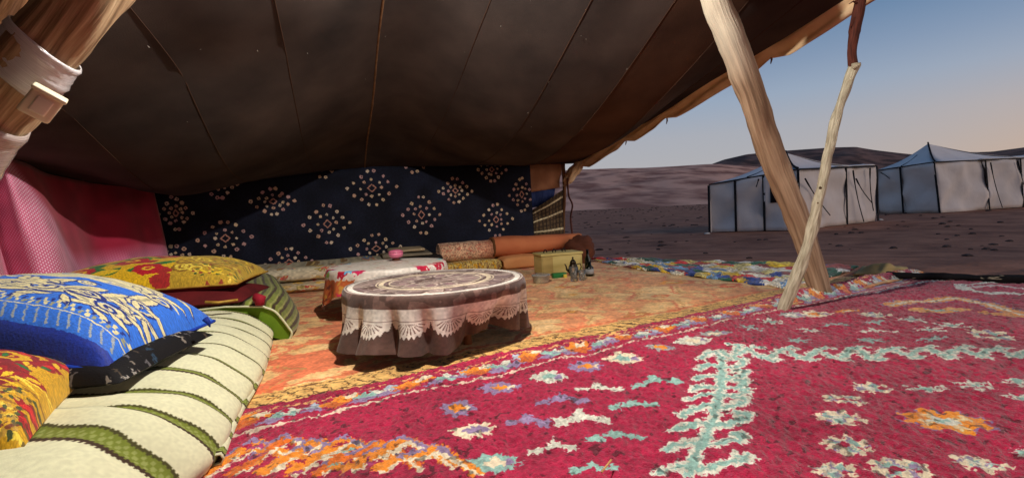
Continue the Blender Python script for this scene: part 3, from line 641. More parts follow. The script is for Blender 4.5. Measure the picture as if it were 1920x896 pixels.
# border along the far edge: stripe, flower chain, stripe
def border(s0, s1, n0, flip, axis):
    def pt(s, n): return (s, n0 + n * flip) if axis == 0 else (n0 + n * flip, s)
    q = s0; k = 0
    cv.line([pt(s, .036 + .006 * sin(s * 9)) for s in np.arange(s0, s1, .05)], .010, (222, 166, 110))
    while q < s1:
        for (dx, dn, hx, hn, c) in ((.00, .085, .075, .030, ORG), (.03, .075, .035, .016, CREAM), (-.02, .11, .05, .022, (200, 100, 40)), (.10, .105, .065, .028, TEAL), (.13, .09, .05, .018, PALE), (.16, .118, .06, .016, LILAC), (.19, .085, .04, .024, (170, 180, 196)), (.06, .128, .05, .014, LILAC), (.215, .11, .022, .02, MAG), (.15, .075, .02, .012, MAG), (.095, .08, .018, .014, MAG)):
            x, y = pt(q + dx + rr_.gauss(0, .008), .10 + (dn - .095) * 1.35 + rr_.gauss(0, .004)); hx *= rr_.uniform(.8, 1.15); hn *= 1.45
            cv.dia(x, y, hx if axis == 0 else hn, hn if axis == 0 else hx, c, rr_.gauss(0, .25))
        q += .25 + rr_.gauss(0, .01)
    cv.line([pt(s, .188 + .008 * sin(s * 11)) for s in np.arange(s0, s1, .04)], .014, (214, 190, 170))
border(-.5, 4.35, .035, 1, 0); cv.line([(4.22, n) for n in np.arange(.0, 2.5, .05)], .03, PALE)
for x, y, hw, hh, k in [(938, 735, 42, 13, 'l,o'), (1028, 715, 38, 12, 'w,t'), (1100, 697, 34, 11, 'l,o'), (1170, 682, 38, 11, 'c,t'), (1242, 662, 30, 7, 'g,o'), (1300, 648, 36, 10, 'w,c'), (1342, 634, 34, 7, 'g,c'), (858, 776, 36, 16, 'l,o'), (886, 823, 45, 20, 'c,l'), (925, 880, 55, 24, 't,c'),
                       (1120, 732, 40, 11, 'white'), (1225, 724, 42, 11, 'teal'), (1052, 757, 44, 12, 'lilac'), (1182, 766, 42, 12, 'teal'), (1086, 788, 48, 17, 'white'), (986, 796, 38, 15, 'lilac'), (1148, 825, 48, 15, 'teal'), (1035, 845, 42, 16, 'white'), (1110, 888, 42, 13, 'teal'),
                       (1632, 737, 38, 14, 'flower'), (1580, 760, 42, 14, 'ring'), (1570, 800, 46, 18, 'flower'), (1586, 848, 46, 22, 'ring'), (1682, 893, 60, 24, 'ring'), (1558, 893, 46, 18, 'flower'), (1731, 735, 42, 12, 'star'), (1826, 732, 40, 13, 'star'), (1902, 726, 30, 11, 'star'), (1912, 757, 32, 12, 'star'), (1766, 800, 90, 29, 'bigorange'), (1832, 882, 52, 24, 'flower'), (1916, 862, 18, 15, 'star'),
                       (1640, 600, 30, 7, 'flower'), (1706, 608, 32, 7, 'star'), (1782, 618, 33, 8, 'star'), (1638, 627, 32, 5, 'white'), (1740, 627, 30, 7, 'star'), (1856, 636, 38, 13, 'ring'), (1517, 625, 24, 7, 'star'), (1563, 614, 28, 5, 'tealstar'), (1640, 613, 26, 4, 'tealstar'), (1496, 647, 26, 6, 'tealstar'), (1630, 646, 30, 5, 'tealstar'), (1745, 645, 33, 5, 'tealstar'), (1448, 610, 24, 8, 'star'), (1408, 624, 24, 7, 'tealstar'), (1530, 594, 34, 5, 'c,o'), (1486, 596, 26, 5, 'g,w'), (1590, 590, 26, 4, 'o,c')]: motif(x, y, hw, hh, k)
def braid(arms, spine, w0, w1, tc=TEAL):
    L = [[rc(*p) for p in a] for a in arms]
    for i, a in enumerate(L): cv.line(a, w0, PALE)
    cv.line([rc(*p) for p in spine], w0, PALE)
    for a in L: cv.line(a, w1, tc)
    cv.line([rc(*p) for p in spine], w1 * 1.2, tc)
sp_ = [(1352, 668), (1352, 690), (1351, 715), (1349, 740), (1344, 765), (1336, 790), (1326, 818), (1314, 846), (1296, 880), (1286, 900)]
def spx(y): return float(np.interp(y, [p[1] for p in sp_], [p[0] for p in sp_]))
la = [(1311, 680), (1309, 697), (1305, 716), (1297, 735), (1289, 756), (1276, 783), (1263, 813), (1250, 852), (1236, 897)]; ra = [(1386, 660), (1394, 690), (1396, 711), (1396, 728), (1399, 745), (1396, 766), (1398, 796), (1392, 832), (1398, 878)]
arms = []
for i, ((lx, ly), (rx, ry)) in enumerate(zip(la, ra)):
    m_ = (ly + ry) / 2 + 4; arms.append([(lx, ly + 5), (lx + 8, ly - 1), (spx(m_) - 18, m_ - 4), (spx(m_), m_ + 1)]); arms.append([(spx(m_ - 6), m_ + 2), (spx(m_) + 22, m_ + 2), (rx - 6, ry + 6), (rx, ry - 4), (rx - 20, ry - 4)])
braid(arms, sp_, .040, .017)
hp = [(x, 672 + 8.5 * sin((x - 1352) / 66 * 2 * pi) + 2 * sin(x * .05)) for x in range(1352, 1960, 5)]
arms = []
for k, x in enumerate(range(1369, 1960, 33)):
    g_ = 1 if k % 2 == 0 else -1; arms.append([(x - 2, 672 + g_ * 8), (x + 12, 672 + g_ * 13), (x + 24, 672 + g_ * 11)]); arms.append([(x + 14, 672 - g_ * 2), (x + 27, 672 - g_ * 3)])
braid(arms, hp, .036, .013, (150, 188, 178))
def stroke(pts, w, c): cv.line([rc(*p) for p in pts], w, c)
zz = [(1672, 580), (1700, 573), (1745, 570), (1790, 567), (1830, 574), (1860, 580), (1890, 590), (1915, 600)]
stroke(zz, .10, LILAC); stroke(zz, .085, (226, 150, 80)); stroke(zz, .03, CREAM); stroke([(1722, 590), (1755, 592), (1800, 588)], .08, (222, 160, 96)); stroke([(1740, 590), (1790, 591)], .03, TEAL); stroke([(1850, 596), (1915, 602)], .06, (224, 150, 84))
stroke([(1798, 540), (1850, 535), (1925, 536)], .06, PALE); stroke([(1798, 541), (1815, 551), (1850, 556), (1925, 558)], .06, PALE); stroke([(1825, 545), (1870, 543), (1925, 549)], .05, (200, 180, 176))
stroke([(1560, 568), (1620, 556), (1700, 538), (1780, 529), (1925, 527)], .03, PALE)
for k in range(7):                                           # big orange-and-white figure in the near left corner
    x0 = 440 + k * 55; pk_ = 842 - 12 * (k % 2) - 6 * (k == 2) + 3 * k
    z_ = [(x0 - 60, 900), (x0 - 20, 876), (x0 + 15, pk_ + 16), (x0 + 45, pk_), (x0 + 85, pk_ + 18), (x0 + 120, pk_ + 42)]
    stroke(z_, .036, ORG if k % 3 != 1 else (222, 110, 30)); stroke([(a + 8, b + 7) for a, b in z_], .014, CREAM); stroke([(a - 6, b - 6) for a, b in z_[1:5]], .013, LILAC)
for k in range(26):
    x, y = rr_.uniform(440, 790), rr_.uniform(850, 900); s, n = rc(x, y); cv.dia(s, n, rr_.uniform(.014, .03), rr_.uniform(.008, .016), rr_.choice([CREAM, ORG, LILAC, MAG, (170, 60, 110), TEAL, ORG]), RANG + rr_.gauss(0, .4))
cv.warp(3.0, 5, 21); cv.warp(2.2, 2.2, 31)
n1, n2, n3 = vnoise(cv.h, cv.w, 150, 41), vnoise(cv.h, cv.w, 3.0, 43), vnoise(cv.h, cv.w, 26, 47)
cv.a *= (.84 + .20 * n1 + .30 * (n2 - .5) + .16 * (n3 - .5) + .08)[..., None]
fl = (vnoise(cv.h, cv.w, 7, 51) * .6 + vnoise(cv.h, cv.w, 4, 52) * .4) > .74; cv.a[fl] *= .62
fl = (vnoise(cv.h, cv.w, 3, 61) > .93); cv.a[fl] = cv.a[fl] * .75 + 255 * .18
def rugz(s, n):
    p = Vector((s * 1.5, n * 1.5, 4)); z = .020 + .010 * mnoise.noise(p) + .007 * mnoise.noise(p * 2.7)
    w = rug2w(s, n)
    z += .045 * exp(-((n - .075) / .06) ** 2) * sm(2.55, 3.0, s) * (1 - .5 * sm(3.8, 4.3, s)) * (.8 + .4 * mnoise.noise(Vector((s * 4, 0, 0))))
    z -= .018 * exp(-((n - .20) / .06) ** 2) * sm(2.5, 3.0, s)
    e = min(1, min(n + .001, 4.36 - s) / .022); return z * max(.15, sqrt(max(0, e)))
NS, NN = 860, 470                                            # fine enough to carry the tufted pile as relief
ss = np.linspace(-.5, 4.36, NS + 1); nn_ = 2.5 * np.linspace(0, 1, NN + 1) ** 1.25
cs, cn = np.linspace(-.5, 4.36, 122), 2.5 * np.linspace(0, 1, 81) ** 1.25
coarse = np.array([[rugz(a, b) for a in cs] for b in cn])
zz_ = np.array([np.interp(ss, cs, row) for row in coarse]); zz_ = np.array([np.interp(nn_, cn, zz_[:, i]) for i in range(NS + 1)]).T
edge_ = np.array([rugz(0, b) / max(1e-4, rugz(0, .5)) for b in nn_])[:, None]
zz_[nn_ < .03] *= np.clip(edge_[nn_ < .03], .1, 1)
fine = vnoise(NN + 1, NS + 1, 1.6, 91) * .5 + vnoise(NN + 1, NS + 1, 3.2, 92) * .5
zz_ = zz_ + (fine - .5) * .016 + (vnoise(NN + 1, NS + 1, 22, 93) - .5) * .014
zz_ = np.maximum(zz_, .004)
wob = np.array([.012 * mnoise.noise(Vector((a * 3, 0, 8))) - .025 * sin(pi * min(1, max(0, a / 4.3))) for a in ss])[None, :] * (1 - np.clip(nn_ / .5, 0, 1))[:, None]
SSg, NNg = np.meshgrid(ss, nn_); NW = NNg + wob
V = np.stack([RO.x + RE.x * SSg + RN.x * NW, RO.y + RE.y * SSg + RN.y * NW, zz_], -1).reshape(-1, 3).tolist()
UV = np.stack([(SSg - cv.x0) / (cv.x1 - cv.x0), (NNg - cv.y0) / (cv.y1 - cv.y0)], -1).reshape(-1, 2)
idx = (np.arange(NN)[:, None] * (NS + 1) + np.arange(NS)[None, :]).ravel(); Fc = np.stack([idx + 1, idx, idx + NS + 1, idx + NS + 2], -1).tolist()
M['rug'] = mat_img('magenta_wool', cv.image('magenta_rug_pattern'), .95, (220, .9, .006), .35, .1)
tag(mesh('wool_rug', V, Fc, M['rug'], None, UV, loc=rug2w(2, .5)), 'magenta shaggy wool rug with cream, teal and orange motifs, spread in the foreground', 'rug')

# --- orange tan carpet under the tables
cv = Canvas(-1.2, -4.0, 4.6, .25, 260, (220, 178, 122)); X, Y = cv.full(); full = (slice(None), slice(None))
red = np.clip(1.35 - (X * .55 + 1.0 + (-Y) * .20) * .62, 0, 1)
nz = vnoise(cv.h, cv.w, 30, 1) * .5 + vnoise(cv.h, cv.w, 12, 2) * .3 + vnoise(cv.h, cv.w, 70, 3) * .4
cv.put(full, ((nz > .60) * (.30 + .7 * red)), (206, 92, 64)); cv.put(full, ((nz < .42) * .5), (228, 196, 146))
for k in range(46):
    s, n = rr_.uniform(-.8, 3.4), -rr_.uniform(.12, 3.6); c = rr_.choice([(222, 150, 62), (206, 96, 58), (228, 190, 128), (214, 120, 74), (180, 120, 66)])
    h_ = rr_.uniform(.05, .15); cv.dia(s, n, h_, h_ * .7, c); cv.dia(s, n, h_ * .45, h_ * .3, rr_.choice([(228, 186, 120), (222, 160, 70)]))
# angular lattice of the old weave
for k in range(16):
    s0 = -1 + k * .36; z_ = [(s0 + .1 * ((i % 2) * 2 - 1) + .03 * sin(i * 1.7 + k), -.15 - i * .2) for i in range(18)]; cv.line(z_, .022, (210, 124, 86)); cv.line([(a + .05, b) for a, b in z_], .010, (188, 140, 84))
cv.put(full, ((Y > -.155) & (Y < .02)) * .92, (220, 176, 104)); cv.put(full, ((Y > -.20) & (Y < -.17)) * .7, (206, 104, 64))
for k in range(96):
    s = -1.1 + k * .058; cv.line([(s, -.115), (s + .03, -.085), (s + .03, -.055), (s + .052, -.03)], .009, (96, 74, 44)); cv.line([(s + .012, -.068), (s + .024, -.068)], .008, (150, 96, 50))
cv.line([(-1.2, -.135), (4.6, -.135)], .008, (120, 84, 50)); cv.line([(-1.2, -.018), (4.6, -.018)], .010, (82, 54, 36))
cv.put(full, (Y < -2.6).astype(np.float32) * (X < .9) * .65, (164, 112, 66))
cv.warp(4, 6, 71); cv.warp(2.5, 2, 77)
cv.a *= (.80 + .22 * vnoise(cv.h, cv.w, 90, 5) + .22 * (vnoise(cv.h, cv.w, 2.5, 6) - .5) + .20 * (vnoise(cv.h, cv.w, 9, 7) - .5) + .1)[..., None]
M['carpet'] = mat_img('orange_tan_carpet', cv.image('carpet_pattern'), .95, (160, .7, .004), .15, .1)
def fn(a, b):
    n = lerp(-3.95, .16, b); s = lerp(-1.15, lerp(3.05, 4.36, b) + .02 * sin(b * 40), a)
    return rug2w(s, n, .004 + .006 * (mnoise.noise(Vector((s * 2, n * 2, 3))) + .6) + (.010 * mnoise.noise(Vector((s * 5, n * 5, 1))) if a < 1 else -.004))
v, f, uv = gridf(180, 150, fn); uv = [cv.uv((p - RO).dot(RE), (p - RO).dot(RN)) for p in v]
tag(mesh('tan_carpet', v, f, M['carpet'], None, uv, loc=rug2w(1, -1), solid=.006), 'flat orange and tan patterned carpet lying under the two round tables', 'carpet')

# --- patchwork rag rug at the tent's far edge
q = [G(1195, 508), G(1480, 545), G(1610, 508), G(1105, 489)]
Lx, Ly = (q[1] - q[0]).length, (q[3] - q[0]).length
cv = Canvas(0, 0, 2.4, 1.3, 260, (214, 206, 184)); cols_ = [(196, 40, 42), (44, 74, 150), (222, 184, 60), (226, 220, 200), (40, 92, 74), (214, 206, 186), (110, 150, 190), (206, 190, 120), (226, 222, 206), (150, 60, 60)]
for j in range(-1, 11):
    for i in range(-1, 13): cv.dia(i * .2 + (.1 if j % 2 else 0), j * .13, .105, .135, rr_.choice(cols_))
cv.warp(9, 9, 3); cv.warp(5, 3, 4); cv.grain(.3, 4, 5); cv.grain(.2, 30, 6)
M['rag'] = mat_img('rag_patchwork', cv.image('rag_pattern'), .95, (90, .9, .01), .2)
def fn(a, b):
    p = lerp(lerp(q[0], q[1], a), lerp(q[3], q[2], a), b); e = min(1, min(a, 1 - a, b, 1 - b) / .04)
    p = p + Vector((1, .6, 0)) * (.05 * mnoise.noise(Vector((a * 14, b * 10, 3)))) + Vector((-.3, 1, 0)) * (.06 * mnoise.noise(Vector((a * 12, b * 8, 9))))
    return p + Vector((0, 0, .016 + max(0, .012 * e * (1 + 1.4 * mnoise.noise(Vector((a * 30, b * 18, 0)))) + .016 * mnoise.noise(Vector((a * 9, b * 6, 4))) + .02 * sm(.75, 1, b))))
v, f, uv = gridf(110, 60, fn)
tag(mesh('rag_rug', v, f, M['rag'], None, [(x, y) for x, y in uv], loc=q[0], solid=.012), 'ruffled rag rug of red, blue, yellow and white diamonds at the tan carpet edge', 'rug')
# loose end of cloth and rolled dark edge beyond the rugs
M['straw_cloth'] = mat_n('straw_cloth', (170, 140, 84), (204, 176, 116), 6, .9, bump=(40, .5, .004))
c0 = G(1660, 512)
def fn(a, b): 
    p = lerp(lerp(G(1600, 520), G(1715, 523), a), lerp(G(1618, 504), G(1700, 506), a), b); return p + Vector((0, 0, .02 + .05 * sin(pi * a) * sin(pi * b) * (1 + .8 * mnoise.noise(Vector((a * 6, b * 4, 1))))))
v, f, uv = gridf(24, 12, fn); tag(mesh('crumpled_cloth', v, f, M['straw_cloth'], None, uv, loc=c0, solid=.008), 'small crumpled straw coloured cloth on the ground beyond the branch post', 'cloth')
M['rolled'] = mat_n('rolled_edge', (24, 22, 24), (190, 176, 150), 3.2, .9, mapping=(1, 2.5, 1), coord="UV", lo=.60, hi=.66, bump=(30, .5, .004))
tag(tube('rolled_mat', smoothpts([G(1664, 515, .03), G(1720, 518, .04), G(1800, 520, .035), G(1880, 523, .04), G(1990, 528, .035)], 10), .024, M['rolled'], None, 10, .012, loc=G(1800, 520)), 'dark rolled mat with pale patches lying along the far edge of the magenta rug', 'mat')
M['straw'] = mat_n('straw', (196, 150, 90), (222, 184, 120), 8)
for k, (x, y) in enumerate(((1138, 874), (1140, 872))[:1]):
    p = G(x, y, .04); tag(tube('straw', [p + Vector((-.016, -.022, 0)), p + Vector((.014, .02, .004))], .0022, M['straw'], None, 5, loc=p), 'single straw lying on the magenta rug near the bottom edge', 'straw')

# ------------------------------------------------------------------ floor mattresses
def bolster(name, label, cat, edge, width, prof_h, mat, sag=.0, uvs=1.0, nseg=110, tuft=.0, period=.18, endmat=None, lean=.13):
    """edge: lower front edge as points on the floor; the cushion goes back from it by width (to the left of its run)"""
    e = smoothpts(edge, 12); L = [0]
    for a, b in zip(e[:-1], e[1:]): L.append(L[-1] + (b - a).length)
    prof = [(0, .0), (-.022, .22), (-.006, .42), (.40 * lean, .70), (.85 * lean, .90), (lean * 1.5, 1.03), (lean * 2.3, 1.08), (width * .5, 1.10), (width * .75, 1.06), (width * .93, .92), (width, .6), (width * .99, 0)]
    pp = smoothpts([Vector((w, h * prof_h, 0)) for w, h in prof], 4); A = [0]
    for a, b in zip(pp[:-1], pp[1:]): A.append(A[-1] + (b - a).length)
    V, UV, Fc = [], [], []
    for i in range(nseg + 1):
        s = L[-1] * i / nseg; x = np.interp(s, L, [p.x for p in e]); y = np.interp(s, L, [p.y for p in e]); zz_ = np.interp(s, L, [p.z for p in e])
        k = min(len(e) - 2, int(np.searchsorted(L, s, side='right') - 1)); d = (e[k + 1] - e[max(0, k - 1)]).normalized(); nrm = Vector((-d.y, d.x, 0)).normalized()
        endf = min(1, min(s, L[-1] - s) / .05); endf = sqrt(max(.0, 1 - (1 - endf) ** 2)) * .10 + .90
        for w, a in zip(pp, A):
            h = w.y * endf; wr = mnoise.noise(Vector((s * 4, w.x * 5, 2))) * .010 + mnoise.noise(Vector((s * 12, w.x * 9, 5))) * .004
            h += (wr + tuft * (abs(sin(pi * s / period)) - .6) * (1 if w.x < width * .6 else .4)) * min(1, w.y / .05)
            off = w.x + tuft * .8 * (abs(sin(pi * s / period)) - .6) * -sin(pi * min(1, w.y / prof_h))
            p = Vector((x, y, zz_)) + nrm * off; V.append((p.x, p.y, zz_ + max(0, h))); UV.append((s / L[-1], a / A[-1]))
    n = len(pp)
    for i in range(nseg):
        for j in range(n - 1): Fc.append((i * n + j, (i + 1) * n + j, (i + 1) * n + j + 1, i * n + j + 1))
    root = thing(name, edge[0], label, cat); mesh('cover', V, Fc, mat, root, UV)
    for i, rev, nm in ((0, 0, 'end_panel'), (nseg, 1, 'end_panel')):
        ring = V[i * n:(i + 1) * n]; c = Vector((sum(p[0] for p in ring) / n, sum(p[1] for p in ring) / n, sum(p[2] for p in ring) / n)); vs = ring + [c]
        mesh(nm, vs, [((k, k + 1, n) if rev else (k + 1, k, n)) for k in range(n - 1)], endmat or mat, root, [(.01, .5)] * (n + 1), smooth=False)
    return root, L[-1], A[-1], V, n
# striped mattress
E0 = [G(380, 896) + Vector((.20, -.62, 0)), G(380, 896) + Vector((.02, -.25, 0)), G(392, 884), G(440, 790), G(486, 712), G(502, 655), G(507, 622) ]
LEN, ARC = 2.45, 1.15
cv = Canvas(0, 0, LEN, ARC, 330, (216, 216, 182)); X, Y = cv.full()
for k in range(15):
    s = LEN - .115 - k * .178; wv = .004 * np.sin(Y * 40 + k)
    cv.put(full, (abs(X - s - wv) < .024), (112, 124, 44))
    edge_ = .0045 + .004 * (np.sin(Y * 520) > 0); cv.put(full, (abs(X - s + .025 - wv) < edge_), (58, 40, 28)); cv.put(full, (abs(X - s - .025 - wv) < edge_ * .6), (70, 66, 34))
    gx, gy = (X - s - wv) / .0105, (Y / .0105) % 2 - 1; cv.put(full, (((gx ** 2 + gy ** 2) < .34) | (((gx - 1) ** 2 + ((Y / .0105 + 1) % 2 - 1) ** 2) < .2) | (((gx + 1) ** 2 + ((Y / .0105 + 1) % 2 - 1) ** 2) < .2)) & (abs(X - s - wv) < .020), (142, 152, 84))
cv.grain(.02, 40, 2); cv.grain(.04, 2, 3)
M['stripe'] = mat_img('striped_cream_cover', cv.image('stripe_pattern'), .85, (260, .3, .002), .1)
mat_, L_, A_, mv, mn = bolster('striped_mattress', 'cream floor mattress with green braided stripes along the left side', 'mattress', E0, .92, .188, M['stripe'], nseg=160, tuft=.016, period=.178)
e = smoothpts([G(412, 880, .004), G(446, 795, .004), G(491, 712, .004), G(508, 650, .004)], 10); V, Fc, UV = [], [], []
for i, p in enumerate(e):
    d = (e[min(i + 1, len(e) - 1)] - e[max(0, i - 1)]).normalized(); nn = Vector((d.y, -d.x, 0))
    for k, (o, z) in enumerate(((-.03, .036), (.004, .034), (.010, .022), (.004, .010), (-.03, .008))): V.append(p + nn * o + Vector((0, 0, z + .004))); UV.append((.35 + .6 * i / len(e), .02 + .02 * k))
for i in range(len(e) - 1):
    for k in range(4): a = i * 5 + k; Fc.append((a, a + 1, a + 6, a + 5))
mesh('lower_edge', V, Fc, M['stripe'], mat_, UV, solid=.004)
# green striped mattress beyond it
cv = Canvas(0, 0, 1.5, 1.0, 260, (118, 128, 52)); X, Y = cv.full()
for k in range(24): cv.put(full, (abs(Y - .02 - k * .042 - .004 * np.sin(X * 9)) < .0065), (62, 48, 26)); cv.put(full, (abs(Y - .036 - k * .042) < .005), (150, 152, 84))
cv.grain(.12, 4, 8); M['green'] = mat_img('green_striped_cover', cv.image('green_stripes'), .85, (150, .4, .004), .2)
M['green_end'] = mat_n('green_velvet', (84, 118, 22), (112, 146, 36), 5, .8, bump=(120, .4, .003)); M['piping'] = mat_n('cream_piping', (196, 200, 160), (220, 222, 190), 20)
gm, _, _, gv, gn = bolster('green_mattress', 'green striped floor mattress just beyond the cream striped one', 'mattress', [G(540, 640), G(553, 622), G(553, 597), G(545, 560) + Vector((-.06, 0, 0))], .85, .21, M['green'], nseg=60, endmat=M['green_end'], lean=.06)
tube('piping', [Vector(p) + Vector((.004, -.01, .0)) for p in gv[:gn]], .006, M['piping'], gm, 6)
# floral mattresses along the back wall, two deep
def floral(seed, base):
    cv = Canvas(0, 0, 2.6, 1.1, 220, base); r = random.Random(seed)
    for k in range(150):
        x, y, s = r.uniform(0, 2.6), r.uniform(0, 1.1), r.uniform(.02, .055); c = r.choice([(188, 48, 58), (206, 96, 84), (214, 176, 90), (150, 136, 84), (216, 150, 120), (120, 150, 180), (196, 166, 110), (160, 130, 90)])
        for j in range(5): cv.ell(x + s * .7 * cos(j * 1.26), y + s * .7 * sin(j * 1.26), s * .5, s * .45, c)
        cv.ell(x, y, s * .35, s * .35, (226, 200, 130))
    cv.warp(7, 6, seed); cv.grain(.15, 5, seed + 1); return cv.image('floral_%d' % seed)
M['floral'] = mat_img('floral_cover', floral(5, (206, 198, 172)), .85, (150, .3, .004)); M['floral2'] = mat_img('faded_floral_cover', floral(9, (192, 176, 146)), .85, (150, .3, .004))
def flatmat(name, label, u0, u1, t0, t1, z0, z1, mat, cat='mattress', seed=0, yaw=0.0):
    def fn(a, b):
        ph = 2 * pi * b; e = min(1, min(a, 1 - a) / .03); hz = (z1 - z0) / 2 * (.55 + .45 * sqrt(e)); ht = (t1 - t0) / 2
        c_, s_ = cos(ph), sin(ph); x = math.copysign(abs(c_) ** .22, c_); z = math.copysign(abs(s_) ** .55, s_)
        t = (t0 + t1) / 2 + ht * x * (.97 + .03 * e); u = lerp(u0, u1, a); w = mnoise.noise(Vector((u * 2.5, t * 3, seed))) * .022
        return T(u, t + yaw * (u - u0), (z0 + z1) / 2 + hz * z + w * (z > -.5))
    v, f, uv = gridf(50, 40, fn); v2, f2 = list(v), list(f)
    for i0, rev in ((0, 1), (50, 0)):
        ring = [i0 + 51 * k for k in range(41)]; c = len(v2); v2.append(sum((v[k] for k in ring), Vector()) / 41); uv.append((.5, .5))
        f2 += [((ring[k], ring[k + 1], c) if not rev else (ring[k + 1], ring[k], c)) for k in range(40)]
    return tag(mesh(name, v2, f2, mat, None, uv, loc=T(u0, t1)), label, cat)
flatmat('floral_mattress', 'flat floral mattress at the bottom of the stack along the dark wall hanging', .15, 2.15, .10, .86, .012, .105, M['floral2'], seed=1)
flatmat('floral_mattress', 'cream mattress with red flowers on top of the stack along the dark wall hanging', .12, 2.18, .08, .83, .108, .225, M['floral'], seed=2)

# ------------------------------------------------------------------ cushions
def pillow_parts(c, w, d, h, yaw, mat, under, root, pitch=0.0, roll=0.0, seed=0, n=36, ear=.10, flat=.45, slump=0.0, edge=None):
    R_ = Matrix.Rotation(yaw, 3, 'Z') @ Matrix.Rotation(pitch, 3, 'X') @ Matrix.Rotation(roll, 3, 'Y')
    def pt(a, b, sgn):
        x, y = a * 2 - 1, b * 2 - 1; bx = 1 - ear * (1 - x * x) * abs(y) ** 2 * .0
        X = x * (1 - ear * (1 - y * y) * .6 * 0 - ear * .55 * (1 - y * y)) ; Y_ = y * (1 - ear * .75 * (1 - x * x))
        th = (max(0, 1 - abs(x) ** 3) * max(0, 1 - abs(y) ** 3)) ** .42 * (.82 + .18 * (1 - x * x) * (1 - y * y))
        wr = mnoise.noise(Vector((x * 2.2 + seed, y * 2.2, sgn))) * .10 + mnoise.noise(Vector((x * 6 + seed, y * 6, sgn))) * .035
        z = sgn * h * th * ((1 if sgn > 0 else flat) + wr)
        return c + R_ @ Vector((X * w / 2, Y_ * d / 2, z - slump * (x * x) * h))
    v, f, uv = gridf(n, n, lambda a, b: pt(a, b, 1)); mesh('top_panel', v, f, mat, root, uv)
    v, f, uv = gridf(n, n, lambda a, b: pt(a, b, -1)); mesh('under_panel', v, [tuple(reversed(q)) for q in f], under, root, uv)
    rim = [pt(k / 20, 0, 1) for k in range(20)] + [pt(1, k / 20, 1) for k in range(20)] + [pt(1 - k / 20, 1, 1) for k in range(20)] + [pt(0, 1 - k / 20, 1) for k in range(21)]
    if edge: tube('piping', rim, .0055, edge, root, 6)
    return R_
def leaf(cv, x, y, l, w, ang, c): cv.shape(x, y, l, w, lambda p, q: (abs(q) < (1 - p * p)), c, ang)
def scroll(cv, x, y, r, turns, a0, dr, wd, c):
    pts = []; n = int(30 * turns)
    for k in range(n + 1): q = k / n; a = a0 + dr * 2 * pi * turns * q; pts.append((x + r * (1 - q * .9) * cos(a), y + r * (1 - q * .9) * sin(a)))
    cv.line(pts, wd, c)
CB, NAVY = (216, 206, 158), (14, 38, 120)
cv = Canvas(-1, -1, 1, 1, 330, (38, 108, 216)); r = random.Random(5)
cv.shape(0, .42, .80, .30, lambda p, q: (abs(p) ** 2.2 + abs(q) ** 1.6 < 1), CB); cv.shape(0, .42, .74, .25, lambda p, q: (abs(p) ** 2.2 + abs(q) ** 1.6 < 1), (200, 196, 160))
for k in range(40): leaf(cv, r.uniform(-.6, .6), r.uniform(.25, .6), r.uniform(.04, .10), .018, r.uniform(0, 3), r.choice([(120, 140, 190), (226, 216, 170), (150, 150, 150)]))
for sx in (-1, 1):
    for (x, y, l, w, a) in ((.18, -.22, .24, .10, .35), (.16, -.36, .22, .09, -.15), (.30, -.12, .20, .07, .9), (.50, -.32, .22, .08, .2), (.55, -.16, .18, .06, 1.1), (.72, -.10, .2, .06, 1.4), (.80, .18, .22, .06, 1.5), (.66, -.42, .16, .06, -.4), (.86, -.30, .15, .05, 1.8), (.70, .62, .18, .05, 2.2)):
        leaf(cv, sx * x, y, l * 1.1, w * 1.15, a * sx, NAVY); leaf(cv, sx * x, y + .01, l, w, a * sx, CB); leaf(cv, sx * x, y, l * .7, w * .25, a * sx, (160, 156, 130))
    for (x, y, rr2) in ((.38, -.28, .12), (.62, -.26, .10), (.82, .0, .11), (.78, -.38, .10), (.84, .38, .10), (.50, .02, .06)):
        scroll(cv, sx * x, y, rr2 + .012, 1.6, r.uniform(0, 6), sx, .034, NAVY); scroll(cv, sx * x, y, rr2, 1.7, r.uniform(0, 6), sx, .022, CB)
for k in range(120):
    x, y = r.uniform(-.98, .98), r.uniform(-.54, .06) if k < 90 else r.uniform(.0, .95); l_ = r.uniform(.05, .11)
    if abs(x) < .62 and y > .06: continue
    l_ = l_; g_ = r.uniform(-1.2, 1.2)
    leaf(cv, x, y, l_ * 1.15, .034, g_, NAVY); leaf(cv, x, y, l_, .024, g_, CB)
for k in range(12): a = pi * k / 11; cv.ell(.30 * cos(a), -.20 + .18 * sin(a), .035, .028, CB)
for k in range(50):
    x = -1 + k * .04 + .02; cv.poly([(x - .02, -.60), (x, -.60), (x, -.55), (x - .02, -.55)], CB if k % 2 else NAVY); cv.poly([(x, -.65), (x + .02, -.65), (x + .02, -.60), (x, -.60)], CB if k % 2 else (150, 150, 120))
for k in range(34): x = -1 + k * .06; cv.line([(x, -.70), (x + .035, -.84)], .012, (150, 160, 170))
cv.line([(-1, -.68), (1, -.68)], .012, CB); X, Y = cv.full(); cv.put(full, (Y < -.87), (10, 44, 150))
cv.warp(2, 8, 2); cv.warp(1.2, 2.5, 9); cv.grain(.12, 3, 4)
M['blue'] = mat_img('blue_brocade', cv.image('blue_brocade_pattern'), .62, (160, .4, .003), .25, .3)
M['blue_under'] = mat_n('blue_velvet', (12, 40, 130), (22, 66, 180), 8, .7, bump=(140, .4, .003))
cv = Canvas(-1, -1, 1, 1, 260, (18, 17, 20)); r = random.Random(8)
for k in range(300): leaf(cv, r.uniform(-1, 1), r.uniform(-1, 1), r.uniform(.02, .06), .016, r.uniform(0, 3), r.choice([(150, 146, 140), (90, 88, 92), (120, 112, 104), (40, 60, 80), (70, 60, 50)]))
cv.warp(5, 4, 6); M['blackc'] = mat_img('black_print', cv.image('black_print_pattern'), .7, (150, .4, .003))
